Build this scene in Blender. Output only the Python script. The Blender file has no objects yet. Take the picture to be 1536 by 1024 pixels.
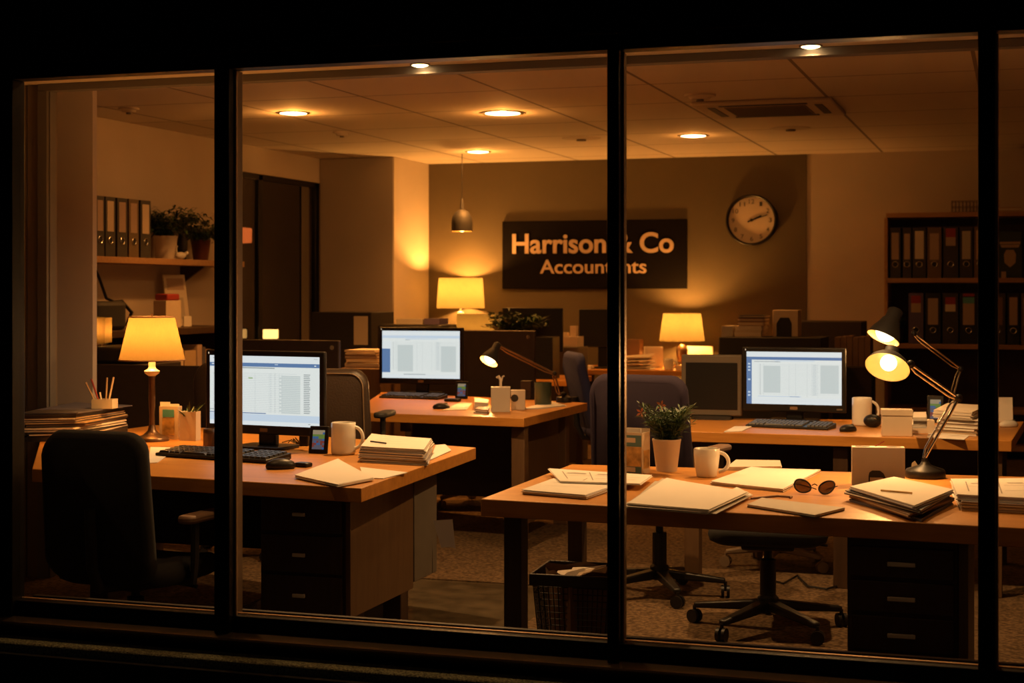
import bpy, math, random
from mathutils import Vector, Matrix, Quaternion
random.seed(7)
R = math.radians
col = bpy.context.scene.collection
sc = bpy.context.scene

# ------------------------------------------------------------------ survey of the room (camera calibration)
F, CX, CY, EYE = 2350.0, 768.0, 436.0, 1.45
YAW = R(18)
SN, CS = math.sin(YAW), math.cos(YAW)
DESK = 0.75
CEIL = 2.7

def ray(px, py):
    u = (px - CX) / F
    return Vector((u * CS - SN, u * SN + CS, -(py - CY) / F))
def P(px, py, z):
    r = ray(px, py); t = (z - EYE) / r.z
    return Vector((r.x * t, r.y * t, z))
def Y(px, py, y):
    r = ray(px, py); t = y / r.y
    return Vector((r.x * t, y, EYE + r.z * t))
def X(px, py, x):
    r = ray(px, py); t = x / r.x
    return Vector((x, r.y * t, EYE + r.z * t))
def D(px, py, d):
    r = ray(px, py)
    return Vector((r.x * d, r.y * d, EYE + r.z * d))

# ------------------------------------------------------------------ materials
def pmat(name, c, rough=0.6, metal=0.0, noise=0.0, nscale=20.0, bump=0.0, bscale=60.0, spec=0.5, stretch=None, coat=0.0):
    m = bpy.data.materials.new(name); m.use_nodes = True
    nt = m.node_tree; b = nt.nodes['Principled BSDF']
    b.inputs['Base Color'].default_value = (*c, 1)
    b.inputs['Roughness'].default_value = rough
    b.inputs['Metallic'].default_value = metal
    b.inputs['Specular IOR Level'].default_value = spec
    if coat: b.inputs['Coat Weight'].default_value = coat
    tc = nt.nodes.new('ShaderNodeTexCoord'); mp = nt.nodes.new('ShaderNodeMapping')
    nt.links.new(tc.outputs['Object'], mp.inputs['Vector'])
    if stretch: mp.inputs['Scale'].default_value = stretch
    n = nt.nodes.new('ShaderNodeTexNoise'); n.inputs['Scale'].default_value = nscale
    n.inputs['Detail'].default_value = 5
    nt.links.new(mp.outputs[0], n.inputs['Vector'])
    if noise > 0:
        r = nt.nodes.new('ShaderNodeValToRGB')
        r.color_ramp.elements[0].position = 0.3; r.color_ramp.elements[1].position = 0.7
        r.color_ramp.elements[0].color = (*[x * (1 - noise) for x in c], 1)
        r.color_ramp.elements[1].color = (*[min(1, x * (1 + noise)) for x in c], 1)
        nt.links.new(n.outputs['Fac'], r.inputs['Fac']); nt.links.new(r.outputs['Color'], b.inputs['Base Color'])
    if bump > 0:
        n2 = nt.nodes.new('ShaderNodeTexNoise'); n2.inputs['Scale'].default_value = bscale; n2.inputs['Detail'].default_value = 4
        nt.links.new(mp.outputs[0], n2.inputs['Vector'])
        bp = nt.nodes.new('ShaderNodeBump'); bp.inputs['Strength'].default_value = bump; bp.inputs['Distance'].default_value = 0.01
        nt.links.new(n2.outputs['Fac'], bp.inputs['Height']); nt.links.new(bp.outputs['Normal'], b.inputs['Normal'])
    return m
def emat(name, c, s):
    m = bpy.data.materials.new(name); m.use_nodes = True
    b = m.node_tree.nodes['Principled BSDF']
    b.inputs['Base Color'].default_value = (0.02, 0.02, 0.02, 1)
    b.inputs['Emission Color'].default_value = (*c, 1); b.inputs['Emission Strength'].default_value = s
    b.inputs['Roughness'].default_value = 0.25
    return m
def shade_mat(name, c, trans=0.6):
    m = bpy.data.materials.new(name); m.use_nodes = True
    nt = m.node_tree; nt.nodes.clear()
    o = nt.nodes.new('ShaderNodeOutputMaterial'); mx = nt.nodes.new('ShaderNodeMixShader')
    d = nt.nodes.new('ShaderNodeBsdfDiffuse'); t = nt.nodes.new('ShaderNodeBsdfTranslucent')
    tc = nt.nodes.new('ShaderNodeTexCoord'); w = nt.nodes.new('ShaderNodeTexNoise'); mp = nt.nodes.new('ShaderNodeMapping')
    mp.inputs['Scale'].default_value = (60, 60, 3)
    nt.links.new(tc.outputs['Object'], mp.inputs['Vector']); nt.links.new(mp.outputs[0], w.inputs['Vector']); w.inputs['Scale'].default_value = 3
    rp = nt.nodes.new('ShaderNodeValToRGB')
    rp.color_ramp.elements[0].color = (*[x * 0.86 for x in c], 1); rp.color_ramp.elements[1].color = (*[min(1, x * 1.08) for x in c], 1)
    nt.links.new(w.outputs['Fac'], rp.inputs['Fac'])
    nt.links.new(rp.outputs['Color'], d.inputs['Color']); nt.links.new(rp.outputs['Color'], t.inputs['Color'])
    mx.inputs['Fac'].default_value = trans
    nt.links.new(d.outputs[0], mx.inputs[1]); nt.links.new(t.outputs[0], mx.inputs[2]); nt.links.new(mx.outputs[0], o.inputs['Surface'])
    return m
def glass_mat(name, tint=(0.93, 0.93, 0.93), ior=1.45, tintfac=0.0):
    m = bpy.data.materials.new(name); m.use_nodes = True
    nt = m.node_tree; nt.nodes.clear()
    o = nt.nodes.new('ShaderNodeOutputMaterial'); mx = nt.nodes.new('ShaderNodeMixShader')
    t = nt.nodes.new('ShaderNodeBsdfTransparent'); t.inputs['Color'].default_value = (*tint, 1)
    g = nt.nodes.new('ShaderNodeBsdfGlossy'); g.inputs['Roughness'].default_value = 0.01
    f0 = ((ior-1)/(ior+1))**2; geo = nt.nodes.new('ShaderNodeNewGeometry')
    dt = nt.nodes.new('ShaderNodeVectorMath'); dt.operation = 'DOT_PRODUCT'
    nt.links.new(geo.outputs['Normal'], dt.inputs[0]); nt.links.new(geo.outputs['Incoming'], dt.inputs[1])
    def mth(op, a, b=None):
        n = nt.nodes.new('ShaderNodeMath'); n.operation = op
        for i, x in enumerate((a, b)):
            if x is None: continue
            if isinstance(x, (int, float)): n.inputs[i].default_value = x
            else: nt.links.new(x, n.inputs[i])
        return n.outputs[0]
    k = mth('POWER', mth('SUBTRACT', 1.0, mth('ABSOLUTE', dt.outputs['Value'])), 5.0)
    nt.links.new(mth('ADD', mth('MULTIPLY', k, 1-f0), f0), mx.inputs['Fac']); nt.links.new(t.outputs[0], mx.inputs[1]); nt.links.new(g.outputs[0], mx.inputs[2])
    nt.links.new(mx.outputs[0], o.inputs['Surface'])
    return m

M = {}
M['wall'] = pmat('wall_paint', (0.56, 0.48, 0.40), 0.85, noise=0.04, nscale=3, bump=0.03, bscale=120)
M['accent'] = pmat('accent_wall_paint', (0.115, 0.088, 0.048), 0.8, noise=0.05, nscale=3, bump=0.03, bscale=120)
M['pier'] = pmat('column_paint', (0.40, 0.34, 0.30), 0.8, noise=0.04, nscale=3)
M['pier2'] = pmat('grey_pier_paint', (0.66, 0.60, 0.60), 0.8, noise=0.04, nscale=3)
M['nib'] = pmat('brown_nib_paint', (0.20, 0.16, 0.12), 0.8, noise=0.04, nscale=3)
M['trimgrey'] = pmat('grey_rail_metal', (0.16, 0.15, 0.145), 0.5)
M['frame'] = pmat('bronze_black_aluminium', (0.018, 0.017, 0.016), 0.34, metal=0.6, bump=0.02, bscale=200)
M['frame_in'] = pmat('glint_frame_edge', (0.80, 0.52, 0.30), 0.3, metal=0.45)  # lamp reflections on the frame edges put into this orange colour
M['frame_side'] = pmat('lit_frame_side', (0.20, 0.14, 0.10), 0.42, metal=0.5)  # lighter copy of the frame metal, warm lamplight put into its colour
M['sill'] = pmat('polished_sill_metal', (0.85, 0.62, 0.42), 0.22, metal=0.9)
M['cladding'] = pmat('exterior_cladding', (0.016, 0.014, 0.012), 0.8, noise=0.4, nscale=40, bump=0.3, bscale=150)
M['ledge'] = pmat('gritty_stone_ledge', (0.80, 0.58, 0.32), 0.5, noise=0.98, nscale=150, bump=1.0, bscale=300)
M['asphalt'] = pmat('dark_pavement', (0.02, 0.02, 0.02), 0.8, noise=0.5, nscale=30, bump=0.4)
def wood(name, c1, c2, rough=0.42, sc_=(1.2, 14, 14)):
    m = bpy.data.materials.new(name); m.use_nodes = True
    nt = m.node_tree; b = nt.nodes['Principled BSDF']
    tc = nt.nodes.new('ShaderNodeTexCoord'); mp = nt.nodes.new('ShaderNodeMapping'); mp.inputs['Scale'].default_value = sc_
    n = nt.nodes.new('ShaderNodeTexNoise'); n.inputs['Scale'].default_value = 3; n.inputs['Detail'].default_value = 8; n.inputs['Distortion'].default_value = 0.6
    rp = nt.nodes.new('ShaderNodeValToRGB'); rp.color_ramp.elements[0].position = .3; rp.color_ramp.elements[1].position = .72
    rp.color_ramp.elements[0].color = (*c1, 1); rp.color_ramp.elements[1].color = (*c2, 1)
    nt.links.new(tc.outputs['Object'], mp.inputs['Vector']); nt.links.new(mp.outputs[0], n.inputs['Vector'])
    nt.links.new(n.outputs['Fac'], rp.inputs['Fac']); nt.links.new(rp.outputs['Color'], b.inputs['Base Color'])
    b.inputs['Roughness'].default_value = rough
    bp = nt.nodes.new('ShaderNodeBump'); bp.inputs['Strength'].default_value = 0.08; bp.inputs['Distance'].default_value = 0.005
    nt.links.new(n.outputs['Fac'], bp.inputs['Height']); nt.links.new(bp.outputs['Normal'], b.inputs['Normal'])
    return m
M['wood'] = wood('orange_oak_veneer', (0.45, 0.185, 0.034), (0.60, 0.27, 0.052))
M['wood_dark'] = wood('dark_walnut_veneer', (0.040, 0.020, 0.010), (0.062, 0.032, 0.016), 0.45, (14, 14, 1.2))
M['wood_brown'] = wood('brown_panel_veneer', (0.10, 0.052, 0.024), (0.13, 0.072, 0.034), 0.5, (14, 14, 1.2))
M['wood_shelf'] = wood('shelf_pine', (0.36, 0.19, 0.08), (0.46, 0.26, 0.12), 0.5)
M['black'] = pmat('black_plastic', (0.011, 0.010, 0.010), 0.4, bump=0.05, bscale=300, spec=.35)
M['blackmatt'] = pmat('black_matt_plastic', (0.022, 0.02, 0.019), 0.65, bump=0.08, bscale=300)
M['darkbrown'] = pmat('dark_brown_board', (0.035, 0.022, 0.015), 0.6, noise=.15)
M['key'] = pmat('keycap_plastic', (0.035, 0.033, 0.032), 0.42)
M['grey'] = pmat('grey_laminate', (0.12, 0.098, 0.075), 0.6, noise=0.06)
M['beige_plastic'] = pmat('aged_grey_plastic', (0.13, 0.105, 0.08), 0.55)
M['steel'] = pmat('brushed_steel', (0.62, 0.6, 0.57), 0.25, metal=1.0)
M['satin'] = pmat('satin_handle_metal', (0.72, 0.68, 0.62), 0.4, metal=0.15)
M['chrome'] = pmat('chrome', (0.8, 0.78, 0.75), 0.12, metal=1.0)
M['bronze'] = pmat('bronze_lamp_metal', (0.20, 0.12, 0.07), 0.35, metal=0.75)
M['ceramic'] = pmat('white_ceramic', (0.80, 0.77, 0.70), 0.18, coat=0.4)
M['pot'] = pmat('off_white_pot', (0.66, 0.58, 0.50), 0.5)
M['potgreen'] = pmat('dark_green_glaze', (0.035, 0.05, 0.032), 0.3)
M['terracotta'] = pmat('dark_red_pot', (0.12, 0.03, 0.018), 0.5)
M['soil'] = pmat('potting_soil', (0.02, 0.013, 0.008), 0.9, noise=.5, nscale=80)
M['leaf'] = pmat('leaf_green', (0.05, 0.10, 0.03), 0.5, noise=0.5, nscale=30)
M['leaf_dark'] = pmat('leaf_dark_green', (0.025, 0.055, 0.022), 0.5, noise=0.5, nscale=30)
M['flower'] = pmat('orange_petal', (0.75, 0.25, 0.10), 0.6)
M['paper'] = pmat('white_paper', (0.78, 0.74, 0.68), 0.8, noise=0.025, nscale=6)
M['paper2'] = pmat('cream_paper', (0.70, 0.62, 0.52), 0.8, noise=0.03, nscale=6)
M['paper3'] = pmat('lilac_grey_paper', (0.50, 0.47, 0.50), 0.8)
M['folder'] = pmat('manila_folder', (0.50, 0.36, 0.22), 0.7, noise=.05)
M['folder_dark'] = pmat('black_folder', (0.035, 0.03, 0.028), 0.5)
M['folder_brown'] = pmat('brown_folder', (0.22, 0.13, 0.08), 0.65)
M['folder_blue'] = pmat('slate_folder', (0.10, 0.10, 0.15), 0.6)
M['ink'] = pmat('pencil_grey_ink', (0.30, 0.27, 0.25), 0.8)
M['card'] = pmat('cream_cardboard', (0.66, 0.54, 0.40), 0.75, noise=.03)
M['cardgrey'] = pmat('greyish_white_card', (0.50, 0.45, 0.39), 0.7, noise=.03)
M['teal'] = pmat('teal_print', (0.10, 0.20, 0.20), 0.5)
M['ochre'] = pmat('ochre_print', (0.55, 0.33, 0.10), 0.5, noise=.5, nscale=25)
M['red'] = pmat('red_label', (0.35, 0.04, 0.03), 0.5)
M['purple'] = pmat('violet_cover', (0.12, 0.09, 0.18), 0.6)
M['cyan'] = pmat('turquoise_label', (0.10, 0.36, 0.36), 0.5)
M['binder_grey'] = pmat('grey_binder_board', (0.045, 0.040, 0.036), 0.55)
M['binder_olive'] = pmat('olive_binder_board', (0.15, 0.10, 0.05), 0.55)
M['binder_black'] = pmat('black_binder_board', (0.014, 0.013, 0.013), 0.5)
M['binder_label'] = pmat('binder_spine_paper', (0.46, 0.34, 0.27), 0.8)
M['fabric_black'] = pmat('black_chair_fabric', (0.012, 0.011, 0.012), 0.9, bump=0.3, bscale=500)
M['fabric_purple'] = pmat('aubergine_chair_fabric', (0.018, 0.009, 0.029), 0.85, bump=0.3, bscale=500)
M['fabric_blue'] = pmat('navy_chair_fabric', (0.035, 0.045, 0.16), 0.85, bump=0.3, bscale=500)
M['leather'] = pmat('brown_black_leather', (0.040, 0.026, 0.018), 0.4, bump=0.2, bscale=120)
M['piping'] = pmat('tan_piping', (0.22, 0.15, 0.09), 0.5)
M['tanbase'] = pmat('tan_plastic_base', (0.20, 0.14, 0.09), 0.5)
M['signboard'] = pmat('charcoal_sign_board', (0.007, 0.005, 0.004), 0.9, spec=0.1)
M['letter'] = pmat('brass_cream_letters', (0.62, 0.46, 0.34), 0.5)
M['clockface'] = pmat('clock_dial', (0.62, 0.52, 0.42), 0.6)
M['sunlens'] = pmat('brown_sunglass_lens', (0.14, 0.07, 0.045), 0.08, coat=.5)
M['tinted'] = glass_mat('tinted_sunglass_lens', (0.36, 0.29, 0.22), 1.6)
M['darkpane'] = glass_mat('dark_window_glass', (0.55, 0.5, 0.45), 2.3)
M['glass'] = glass_mat('clear_window_glass', (0.95, 0.95, 0.95), 1.45)
M['shade'] = shade_mat('linen_lamp_shade', (0.15, 0.108, 0.048), 0.6)
M['shade2'] = shade_mat('cream_drum_shade', (0.105, 0.090, 0.044), 0.6)
M['enamel'] = pmat('cream_reflector_enamel', (0.72, 0.46, 0.15), 0.5)
M['bulb'] = emat('warm_bulb', (1.0, 0.78, 0.45), 4)
M['bulbdim'] = emat('warm_bulb_soft', (1.0, 0.55, 0.2), 4)
M['downlight'] = emat('downlight_lens', (1.0, 0.60, 0.24), 11)
M['glowbox'] = emat('lit_lantern_glass', (1.0, 0.50, 0.13), 1.9)
M['redglow'] = emat('red_lantern_glass', (1.0, 0.22, 0.05), 1.8)
M['led'] = emat('status_led', (1.0, 0.75, 0.5), 0.5)
SCR = 0.62
M['s_white'] = emat('screen_white', (0.80, 0.86, 0.87), SCR)
M['s_page'] = emat('screen_page', (0.82, 0.87, 0.84), SCR)
M['s_blue'] = emat('screen_blue_bar', (0.12, 0.22, 0.42), SCR)
M['s_pale'] = emat('screen_pale_blue', (0.60, 0.72, 0.84), SCR)
M['s_grey'] = emat('screen_cell_grey', (0.62, 0.69, 0.67), SCR)
M['s_line'] = emat('screen_grid_line', (0.52, 0.59, 0.60), SCR)
M['s_text'] = emat('screen_text', (0.33, 0.38, 0.38), SCR)
M['s_green'] = emat('screen_green_mark', (0.40, 0.55, 0.30), SCR)
M['ph_green'] = emat('display_green', (0.25, 0.40, 0.08), .28)
M['ph_blue'] = emat('display_blue', (0.08, 0.22, 0.50), .28)
M['ph_red'] = emat('display_red', (0.40, 0.08, 0.06), .28)
M['ph_grey'] = emat('display_grey', (0.20, 0.19, 0.24), .28)
M['ph_cream'] = emat('display_cream', (0.65, 0.50, 0.30), .28)

def ceiling_mat():
    m = bpy.data.materials.new('suspended_ceiling_tiles'); m.use_nodes = True
    nt = m.node_tree; b = nt.nodes['Principled BSDF']; b.inputs['Roughness'].default_value = 0.85
    geo = nt.nodes.new('ShaderNodeNewGeometry'); sp = nt.nodes.new('ShaderNodeSeparateXYZ')
    nt.links.new(geo.outputs['Position'], sp.inputs[0])
    def line(axis, off, step, w):
        a = nt.nodes.new('ShaderNodeMath'); a.operation = 'SUBTRACT'; a.inputs[1].default_value = off; nt.links.new(sp.outputs[axis], a.inputs[0])
        mo = nt.nodes.new('ShaderNodeMath'); mo.operation = 'PINGPONG'; mo.inputs[1].default_value = step / 2; nt.links.new(a.outputs[0], mo.inputs[0])
        l = nt.nodes.new('ShaderNodeMath'); l.operation = 'LESS_THAN'; l.inputs[1].default_value = w; nt.links.new(mo.outputs[0], l.inputs[0])
        return l
    l1 = line('X', -2.14, 0.95, 0.011); l2 = line('Y', 9.28, 0.96, 0.010)
    mx = nt.nodes.new('ShaderNodeMath'); mx.operation = 'MAXIMUM'; nt.links.new(l1.outputs[0], mx.inputs[0]); nt.links.new(l2.outputs[0], mx.inputs[1])
    c = nt.nodes.new('ShaderNodeMix'); c.data_type = 'RGBA'
    c.inputs['A'].default_value = (0.66, 0.59, 0.51, 1); c.inputs['B'].default_value = (0.22, 0.18, 0.14, 1)
    nt.links.new(mx.outputs[0], c.inputs['Factor']); nt.links.new(c.outputs['Result'], b.inputs['Base Color'])
    return m
M['ceiling'] = ceiling_mat()
def carpet_mat():
    m = bpy.data.materials.new('brown_carpet_tiles'); m.use_nodes = True
    nt = m.node_tree; b = nt.nodes['Principled BSDF']; b.inputs['Roughness'].default_value = 0.95
    b.inputs['Specular IOR Level'].default_value = 0.1
    geo = nt.nodes.new('ShaderNodeNewGeometry')
    n = nt.nodes.new('ShaderNodeTexNoise'); n.inputs['Scale'].default_value = 55; n.inputs['Detail'].default_value = 6
    nt.links.new(geo.outputs['Position'], n.inputs['Vector'])
    rp = nt.nodes.new('ShaderNodeValToRGB'); rp.color_ramp.elements[0].position = .35; rp.color_ramp.elements[1].position = .68
    rp.color_ramp.elements[0].color = (0.05, 0.031, 0.017, 1); rp.color_ramp.elements[1].color = (0.165, 0.107, 0.06, 1)
    nt.links.new(n.outputs['Fac'], rp.inputs['Fac']); nt.links.new(rp.outputs['Color'], b.inputs['Base Color'])
    bp = nt.nodes.new('ShaderNodeBump'); bp.inputs['Strength'].default_value = .5; bp.inputs['Distance'].default_value = .01
    nt.links.new(n.outputs['Fac'], bp.inputs['Height']); nt.links.new(bp.outputs['Normal'], b.inputs['Normal'])
    return m
M['carpet'] = carpet_mat()
M['tile'] = pmat('polished_stone_tile', (0.09, 0.068, 0.042), 0.12, noise=0.35, nscale=9, bump=0.03, bscale=20)

# ------------------------------------------------------------------ mesh building
class MB:
    def __init__(s): s.v = []; s.f = []; s.m = []; s.T = Matrix()
    def add(s, vs, fs, m=0, T=None):
        T = s.T @ T if T is not None else s.T
        b = len(s.v); s.v += [T @ Vector(v) for v in vs]
        for f in fs: s.f.append([b + i for i in f]); s.m.append(m)
        return s
    def box(s, x0, y0, z0, x1, y1, z1, m=0, T=None):
        if x0 > x1: x0, x1 = x1, x0
        if y0 > y1: y0, y1 = y1, y0
        if z0 > z1: z0, z1 = z1, z0
        return s.add([(x0,y0,z0),(x1,y0,z0),(x1,y1,z0),(x0,y1,z0),(x0,y0,z1),(x1,y0,z1),(x1,y1,z1),(x0,y1,z1)],
              [(0,3,2,1),(4,5,6,7),(0,1,5,4),(1,2,6,5),(2,3,7,6),(3,0,4,7)], m, T)
    def prism(s, pts, z0, z1, m=0, T=None):
        n = len(pts)
        a = sum(pts[i][0]*pts[(i+1)%n][1]-pts[(i+1)%n][0]*pts[i][1] for i in range(n))
        if a < 0: pts = pts[::-1]
        vs = [(p[0],p[1],z0) for p in pts] + [(p[0],p[1],z1) for p in pts]
        fs = [tuple(range(n-1,-1,-1)), tuple(range(n,2*n))] + [(i,(i+1)%n,n+(i+1)%n,n+i) for i in range(n)]
        return s.add(vs, fs, m, T)
    def lathe(s, prof, seg=24, m=0, T=None):
        vs = []; fs = []
        for r, z in prof:
            for k in range(seg):
                a = 2*math.pi*k/seg; vs.append((r*math.cos(a), r*math.sin(a), z))
        for i in range(len(prof)-1):
            for k in range(seg):
                k2 = (k+1) % seg
                fs.append((i*seg+k, i*seg+k2, (i+1)*seg+k2, (i+1)*seg+k))
        if prof[0][0] > 1e-5: fs.append(tuple(range(seg-1,-1,-1))) if s.cap0 else None
        if prof[-1][0] > 1e-5 and s.cap1: fs.append(tuple((len(prof)-1)*seg+k for k in range(seg)))
        return s.add(vs, [f for f in fs if f], m, T)
    cap0 = True; cap1 = True
    def tube(s, pts, r, seg=10, m=0, T=None, caps=True):
        pts = [Vector(p) for p in pts]; n = len(pts)
        rs = r if isinstance(r, (list, tuple)) else [r]*n
        vs = []; fs = []; up = None
        for i, p in enumerate(pts):
            d = (pts[min(i+1,n-1)] - pts[max(i-1,0)]).normalized()
            if up is None:
                up = Vector((0,0,1)) if abs(d.z) < .9 else Vector((1,0,0))
            a = d.cross(up)
            if a.length < 1e-4: a = d.cross(Vector((0,1,0)))
            a.normalize(); b = d.cross(a).normalized(); up = -b if (-b).length else up
            for k in range(seg):
                t = 2*math.pi*k/seg
                vs.append(p + a*math.cos(t)*rs[i] + b*math.sin(t)*rs[i])
        for i in range(n-1):
            for k in range(seg):
                k2 = (k+1)%seg; fs.append((i*seg+k,i*seg+k2,(i+1)*seg+k2,(i+1)*seg+k))
        if caps: fs.append(tuple(range(seg-1,-1,-1))); fs.append(tuple((n-1)*seg+k for k in range(seg)))
        return s.add(vs, fs, m, T)
    def sphere(s, c, r, m=0, sx=1, sy=1, sz=1, seg=16, rings=10, T=None):
        c = Vector(c)
        prof = [(math.sin(math.pi*i/rings)*r, -math.cos(math.pi*i/rings)*r) for i in range(rings+1)]
        prof[0] = (1e-6, -r); prof[-1] = (1e-6, r)
        T2 = Matrix.Translation(c) @ Matrix.Diagonal((sx,sy,sz,1))
        return s.lathe(prof, seg, m, (T @ T2) if T is not None else T2)
    def quad(s, a, b, c, d, m=0, T=None): return s.add([a,b,c,d], [(0,1,2,3)], m, T)
    def build(s, name, mats, parent=None, loc=(0,0,0), rot=(0,0,0), bevel=0, smooth=35, sub=0, recenter=False, seg=2):
        if not isinstance(mats, (list, tuple)): mats = [mats]
        vs = s.v
        if recenter:
            lo = [min(v[i] for v in vs) for i in range(3)]; hi = [max(v[i] for v in vs) for i in range(3)]
            c = Vector(((lo[0]+hi[0])/2, (lo[1]+hi[1])/2, lo[2])); vs = [v - c for v in vs]; loc = c
        me = bpy.data.meshes.new(name); me.from_pydata([tuple(v) for v in vs], [], s.f)
        for m in mats: me.materials.append(m)
        me.polygons.foreach_set('material_index', s.m)
        if smooth:
            me.polygons.foreach_set('use_smooth', [True]*len(s.f)); me.update(); me.set_sharp_from_angle(angle=R(smooth))
        me.update()
        o = bpy.data.objects.new(name, me); col.objects.link(o)
        o.location = loc; o.rotation_euler = rot
        if parent is not None: o.parent = parent
        if bevel:
            b = o.modifiers.new('bevel', 'BEVEL'); b.width = bevel; b.segments = seg; b.limit_method = 'ANGLE'; b.angle_limit = R(40)
            if smooth: b.harden_normals = False
        if sub:
            q = o.modifiers.new('subdivision', 'SUBSURF'); q.levels = sub; q.render_levels = sub
        return o

def tag(o, label=None, cat=None, group=None, kind=None):
    if label: o['label'] = label
    if cat: o['category'] = cat
    if group: o['group'] = group
    if kind: o['kind'] = kind
    return o
def thing(name, label, cat, loc=(0,0,0), rz=0, group=None):
    o = bpy.data.objects.new(name, None); col.objects.link(o); o.empty_display_size = .05
    o.location = loc; o.rotation_euler = (0,0,rz)
    return tag(o, label, cat, group)
def struct(o): o['kind'] = 'structure'; return o
def light(kind, loc, power, color, parent=None, size=0.05, rot=(0,0,0), **kw):
    l = bpy.data.lights.new('lamp_light', kind); l.energy = power; l.color = color
    if kind == 'AREA': l.shape = 'DISK'; l.size = size
    else: l.shadow_soft_size = size
    for k, v in kw.items(): setattr(l, k, v)
    o = bpy.data.objects.new('lamp_light', l); col.objects.link(o); o.location = loc; o.rotation_euler = rot
    if parent is not None: o.parent = parent
    return o
def align(d):   # matrix turning +Z to direction d
    return Vector((0,0,1)).rotation_difference(Vector(d).normalized()).to_matrix().to_4x4()
def roundrect(w, h, r, n=5):
    pts = []
    for cx_, cy_, a0 in ((w/2-r, h/2-r, 0), (-w/2+r, h/2-r, 90), (-w/2+r, -h/2+r, 180), (w/2-r, -h/2+r, 270)):
        for k in range(n+1):
            a = R(a0 + 90*k/n); pts.append((cx_ + r*math.cos(a), cy_ + r*math.sin(a)))
    return pts
FLATY = Matrix.Rotation(R(90), 4, 'X')    # prism in XZ plane, thickness along -Y

# ------------------------------------------------------------------ camera and render look
cam_d = bpy.data.cameras.new('camera'); cam = bpy.data.objects.new('camera', cam_d); col.objects.link(cam)
cam.location = (0, 0, EYE); cam.rotation_euler = (R(90), 0, YAW)
cam_d.lens = 36*F/1536; cam_d.sensor_width = 36; cam_d.shift_y = -(512-CY)/1536; cam_d.clip_end = 200
cam_d.dof.use_dof = True; cam_d.dof.focus_distance = 6.0; cam_d.dof.aperture_fstop = 4.8
sc.camera = cam
sc.view_settings.view_transform = 'Standard'; sc.view_settings.look = 'None'; sc.view_settings.gamma = 1
sc.view_settings.use_curve_mapping = False; sc.view_settings.exposure = 0.7
w = bpy.data.worlds.new('night'); sc.world = w; w.use_nodes = True
w.node_tree.nodes['Background'].inputs[0].default_value = (0.5, 0.42, 0.5, 1); w.node_tree.nodes['Background'].inputs[1].default_value = 0.0025
WARM = (1.0, 0.365, 0.065); WARM2 = (1.0, 0.47, 0.14); SOFFIT = (1.0, 0.54, 0.20); LAMPC = (1.0, 0.40, 0.075)

# ------------------------------------------------------------------ setting
XL, XR, YF, YB = -6.32, 2.6, 4.40, 14.47
YP_ = 6.81; ZS = 2.49
s = MB(); s.box(XL-.2, 4.5, -.1, XR+.2, YB+.2, 0); struct(s.build('floor', M['tile']))
gx0, gx1, gy1 = P(560,873,0).x, P(775,945,0).x, 7.36
s = MB()
s.box(XL, gy1, .001, XR, YB, .006); s.box(gx1, 4.75, .001, XR, gy1, .006); s.box(XL, 4.75, .001, -3.4, gy1, .006)
struct(s.build('floor_carpet', M['carpet']))
s = MB(); s.box(XL-.2, YP_, CEIL, XR+.2, YB+.2, CEIL+.12); struct(s.build('ceiling', M['ceiling']))
s = MB(); s.box(XL-.2, 4.49, ZS, XR+.2, YP_, CEIL+.12); struct(s.build('ceiling_bulkhead', M['wall']))
xr = Y(65, 500, YP_).x
s = MB(); s.box(xr, YP_-.05, ZS-.037, XR, YP_+.02, ZS+.0); struct(s.build('trim_1', M['trimgrey'], bevel=.003))
s = MB(); s.box(xr, YP_-.05, 0, Y(70,500,YP_-.05).x, YP_+.02, ZS-.037); s.box(Y(71,500,YP_-.05).x, YP_-.03, 0, Y(75,500,YP_-.03).x, YP_+.02, ZS-.037)
struct(s.build('trim_2', M['trimgrey'], bevel=.003))
s = MB(); s.box(XL, YP_-.03, 0, Y(39,500,YP_-.03).x, YP_+.12, ZS); s.box(Y(41,500,YP_-.03).x, YP_-.03, 0, xr, YP_+.12, ZS)
s.box(Y(39,500,YP_).x, YP_-.01, 0, Y(41,500,YP_).x, YP_+.12, ZS)
struct(s.build('wall_nib', M['nib']))
px_ = Y(139, 500, 7.3).x
s = MB(); s.box(XL, 7.3, 0, px_, 7.34, CEIL); struct(s.build('wall_pier', M['pier2']))
# left wall with window opening
wy0, wy1, wz0, wz1 = X(352,300,XL).y, X(482,300,XL).y, .55, 2.47
s = MB(); s.box(XL-.2, 4.5, 0, XL, wy0, CEIL); s.box(XL-.2, wy1, 0, XL, YB+.2, CEIL); s.box(XL-.2, wy0, 0, XL, wy1, wz0); s.box(XL-.2, wy0, wz1, XL, wy1, CEIL)
struct(s.build('wall_left', M['wall']))
yc0 = Y(1210,300,YB).x; xa = Y(640,300,YB).x
s = MB(); s.box(XL-.2, YB, 0, XR+.2, YB+.2, CEIL); struct(s.build('wall_back', M['wall']))
s = MB(); s.box(xa-.02, YB-.012, 0, yc0, YB, CEIL-.002); struct(s.build('wall_accent', M['accent']))
cy0 = 13.55; cxa, cxb = Y(506,300,cy0).x, Y(590,300,cy0).x
s = MB(); s.box(XL, cy0, 0, cxb, YB, CEIL-.001); struct(s.build('wall_column', M['pier'], bevel=.01))
s = MB(); s.box(cxb, cy0+.005, 0, cxb+.004, YB-.013, CEIL-.002); struct(s.build('wall_column_lit_side', M['wall']))  # thin lighter skin: lamplight on this face put into the paint colour
s = MB(); s.box(XR, 4.5, 0, XR+.2, YB+.2, CEIL); struct(s.build('wall_right', M['wall']))
s = MB(); s.box(XL+.4, YB-.03, .006, XR, YB-.012, .09); struct(s.build('baseboard_back', M['wood_dark']))
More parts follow.
